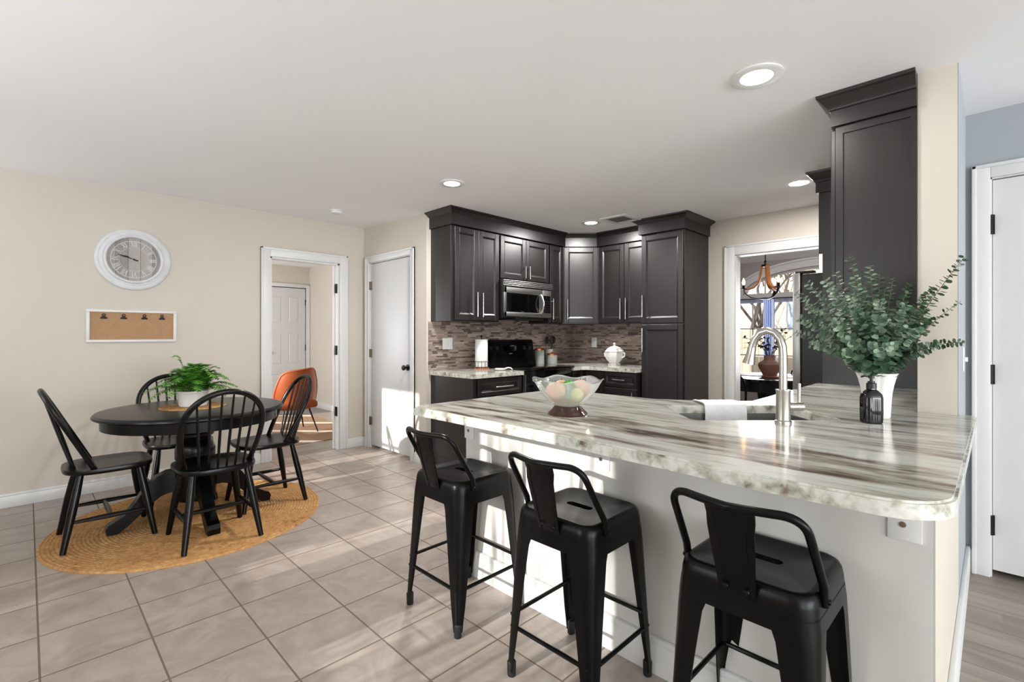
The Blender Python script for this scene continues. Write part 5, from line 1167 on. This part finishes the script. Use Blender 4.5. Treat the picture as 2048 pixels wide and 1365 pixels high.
for k in range(11):
    a = 2*PI*k/11 + random.uniform(-.2, .2); rch = random.uniform(0.15, 0.42); hh = random.uniform(0.18, 0.42)
    p0 = Vector((random.uniform(-.02, .02), random.uniform(-.02, .02), -0.1)); p1 = Vector((0.05*math.cos(a), 0.05*math.sin(a), 0.1)); p2 = Vector((rch*math.cos(a), rch*math.sin(a), hh))
    P = [p0] + bez(p1, p1.lerp(p2, 0.4) + Vector((0, 0, 0.1)), p2, 8)
    s0 = part('twig', MB().tube(P, [0.004*(1 - 0.06*i) for i in range(len(P))], 5), 'leaf_dark', tb, True)
    lv = MB()
    for j in range(9):
        q = P[2 + j % 7]; leaf(lv, q, Vector((random.uniform(-1, 1), random.uniform(-1, 1), random.uniform(-.4, 1))), Vector((random.uniform(-1, 1), random.uniform(-1, 1), 1)), random.uniform(0.012, 0.024))
    part('leaves', lv, 'leaf_dark', s0, True, ang=60)
def metal_chair(loc, rz, label):
    t = thing('metal_dining_chair', label, 'chair', loc, rz, 'black metal chairs round the far dining table')
    part('seat', MB().loft([sq(0.18, 0.06, 0.43), sq(0.18, 0.06, 0.45), sq(0.165, 0.05, 0.458)]), 'black_metal', t, True)
    for sx_ in (-1, 1):
        for sy_ in (-1, 1): part('leg', MB().tube([(0.15*sx_, 0.15*sy_, 0.44), (0.20*sx_, 0.19*sy_, 0)], [0.022, 0.013], 8), 'black_metal', t, True)
    part('back_rail', MB().tube([(-0.15, -0.17, 0.44), (-0.19, -0.175, 0.62), (-0.22, -0.15, 0.76), (-0.235, -0.07, 0.83), (-0.24, 0, 0.84), (-0.235, 0.07, 0.83), (-0.22, 0.15, 0.76), (-0.19, 0.175, 0.62), (-0.15, 0.17, 0.44)], 0.012, 8), 'black_metal', t, True)
    part('back_splat', MB().loft([[(-0.235, -0.06, 0.825), (-0.235, 0.06, 0.825), (-0.231, 0.06, 0.825), (-0.231, -0.06, 0.825)], [(-0.165, -0.05, 0.45), (-0.165, 0.05, 0.45), (-0.161, 0.05, 0.45), (-0.161, -0.05, 0.45)]]), 'black_metal', t, True)
metal_chair((5.58, 2.12, 0), 0.35, 'black metal chair at the near left side of the far dining table')
metal_chair((6.35, 2.68, 0), -PI/2 + 0.2, 'black metal chair at the far left side of the distant dining table')
metal_chair((6.95, 1.75, 0), PI, 'black metal chair behind the far dining table near the window')
# chandelier
HX, HY, HZ = 6.245, 1.94, 1.672
t = thing('chandelier', 'wood and iron candle chandelier hanging in the far dining room', 'chandelier', (HX, HY, HZ))
part('chain', MB().cyl((0, 0, 0.44), (0, 0, 2.395 - HZ), 0.006, seg=8).lathe([(0.06, 2.38 - HZ), (0.06, 2.399 - HZ)], (0, 0, 0), 24).ball((0, 0, 0.45), 0.016), 'black_iron', t, True)
part('collar', MB().lathe([(0.045, 0.385), (0.05, 0.39), (0.05, 0.41), (0.02, 0.43), (0.0, 0.43)], (0, 0, 0), 20), 'black_iron', t, True)
part('bottom_hub', MB().lathe([(0.0, -0.012), (0.03, -0.01), (0.06, 0.0), (0.06, 0.01), (0.0, 0.012)], (0, 0, 0), 20), 'black_iron', t, True)
for k in range(3):
    a = math.radians((112, -128, -8)[k]); m_ = RZ(a)
    st_ = [(0.040, 0, 0.405), (0.048, 0, 0.33), (0.058, 0, 0.25), (0.082, 0, 0.185), (0.125, 0, 0.142), (0.19, 0, 0.120), (0.235, 0, 0.118)]
    ar = part('arm', MB().tube(st_, 0.021, 8, flat=(0.7, 1.25)).xf(m_), 'oak_stave', t, True, 'bent wood stave')
    part('iron_band', MB().tube([(0.235, 0, 0.118), (0.215, 0, 0.07), (0.16, 0, 0.025), (0.09, 0, 0.005), (0.05, 0, 0.003)], 0.010, 8, flat=(0.6, 1.5)).xf(m_), 'black_iron', t, True)
    part('candle_cup', MB().lathe([(0.0, 0.122), (0.035, 0.124), (0.04, 0.130), (0.016, 0.134), (0.014, 0.175), (0.0, 0.175)], (0.235, 0, 0), 16).xf(m_), 'black_iron', t, True)
    part('bulb', MB().lathe([(0.008, 0.175), (0.016, 0.195), (0.018, 0.21), (0.012, 0.235), (0.003, 0.258), (0.0, 0.26)], (0.235, 0, 0), 14).xf(m_), 'flame', t, True, 'glowing candle bulb')
# curtains and rod
solo('curtain_rod', MB().cyl((XD - 0.06, 0.3, 1.752), (XD - 0.06, 2.95, 1.752), 0.011).ball((XD - 0.06, 2.97, 1.752), 0.024).box(XD - 0.06, XD, 2.88, 2.90, 1.745, 1.76), 'black_iron', 'black curtain rod under the arched dining window', 'curtain rod', (XD - 0.06, 1.6, 1.752))
for y0, y1, lb in ((2.63, 2.93, 'white curtain coloured as in cool daylight, at the left side of the dining window'), (2.165, 2.305, 'white curtain coloured as in cool daylight, gathered between the two dining window sashes'), (0.42, 0.6, 'white curtain coloured as in cool daylight, at the right side of the dining window')):
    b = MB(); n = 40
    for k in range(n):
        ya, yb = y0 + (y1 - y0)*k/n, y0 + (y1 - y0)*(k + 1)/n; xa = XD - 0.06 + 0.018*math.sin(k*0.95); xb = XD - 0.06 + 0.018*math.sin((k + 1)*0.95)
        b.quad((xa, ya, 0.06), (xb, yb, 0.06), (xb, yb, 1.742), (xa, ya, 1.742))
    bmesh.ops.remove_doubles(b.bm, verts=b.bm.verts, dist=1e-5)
    solo('window_curtain', b, 'cool_tint_curtain', lb, 'curtain', (XD - 0.06, (y0 + y1)/2, 1.742), 'curtains of the dining window')
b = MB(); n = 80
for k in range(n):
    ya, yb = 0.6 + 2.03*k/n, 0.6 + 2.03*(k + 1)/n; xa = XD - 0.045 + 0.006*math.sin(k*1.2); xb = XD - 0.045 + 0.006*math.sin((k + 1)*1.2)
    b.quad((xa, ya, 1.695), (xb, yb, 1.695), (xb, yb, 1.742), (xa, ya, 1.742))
solo('window_valance', b, 'cool_tint_curtain', 'narrow valance coloured as in cool daylight, hanging from the black dining rod', 'valance', (XD - 0.045, 1.6, 1.742))

# ------------------------------------------------------------------ outside the dining window
o = solo('lawn', MB().box(7.6, 40, -15, 25, -0.35, -0.3), 'grass', 'winter lawn outside the dining window', 'lawn', (20, 4, -0.3)); o['kind'] = 'stuff'
t = thing('neighbour_house', 'cream house seen through the dining window', 'house', (17.5, 5.5, -0.3))
hb = MB().box(17.5, 24, -4, 14, -0.3, 5.0)
for k in range(26): hb.box(17.485, 17.5, -4, 14, -0.3 + k*0.2, -0.3 + k*0.2 + 0.185)
part('wall', hb, 'cream_siding', t)
part('roof', MB().prism([(17.0, 5.0), (24.5, 5.0), (20.75, 7.6)], -4.4, 14.4, 'Y'), plain('grey_shingles', '#6A6668', 0.9), t)
for yy in (4.3, 6.9):
    f = part('window', MB().box(17.44, 17.49, yy - 0.5, yy + 0.5, 0.7, 2.3).prism([(yy + 0.5*math.cos(PI*k/16), 2.3 + 0.42*math.sin(PI*k/16)) for k in range(17)], 17.44, 17.49, 'X'), 'trim', t)
    part('pane', MB().box(17.43, 17.445, yy - 0.4, yy + 0.4, 0.8, 2.25), plain('sky_grey_glass', '#9FB2C6', 0.15), f)
t = thing('board_fence', 'pale board fence outside the dining window', 'fence', (13.0, 5.0, -0.3))
fb = MB()
for k in range(60): fb.box(13.0, 13.03, -2 + k*0.2, -2 + k*0.2 + 0.185, -0.3, 1.35 + 0.02*(k % 3))
part('boards', fb, plain('pale_fence_wood', '#C2AF96', 0.85), t)
def tree(x, y, h, sd, label):
    rnd = random.Random(sd); t = thing('bare_tree', label, 'tree', (x, y, -0.3), 0, 'bare trees outside the dining window')
    b = MB(); tw = MB()
    def grow(p, d, L_, r, lev):
        q = p + d*L_*0.5 + Vector((rnd.uniform(-.1, .1), rnd.uniform(-.1, .1), 0.05))*L_; e_ = p + d*L_
        (b if lev < 2 else tw).tube([p, q, e_], [r, r*0.85, r*0.65], 6 if lev < 2 else 4)
        if lev >= 4: return
        for _ in range(3 if lev else 5):
            nd = (d + Vector((rnd.uniform(-1, 1), rnd.uniform(-1, 1), rnd.uniform(-.35, .8)))*0.85).normalized(); grow(p.lerp(e_, rnd.uniform(0.45, 1.0)), nd, L_*rnd.uniform(0.55, 0.8), r*0.52, lev + 1)
    grow(Vector((0, 0, 0)), Vector((0, 0, 1)), h*0.45, 0.08, 0)
    part('trunk', b, 'bark', t, True); part('twigs', tw, 'bark', t, True)
tree(10.8, 5.2, 4.2, 3, 'bare tree closest to the left of the dining window')
tree(11.6, 1.9, 5.0, 5, 'bare tree seen through the right dining sash')
tree(14.5, 4.6, 6.0, 8, 'taller bare tree in front of the cream house')
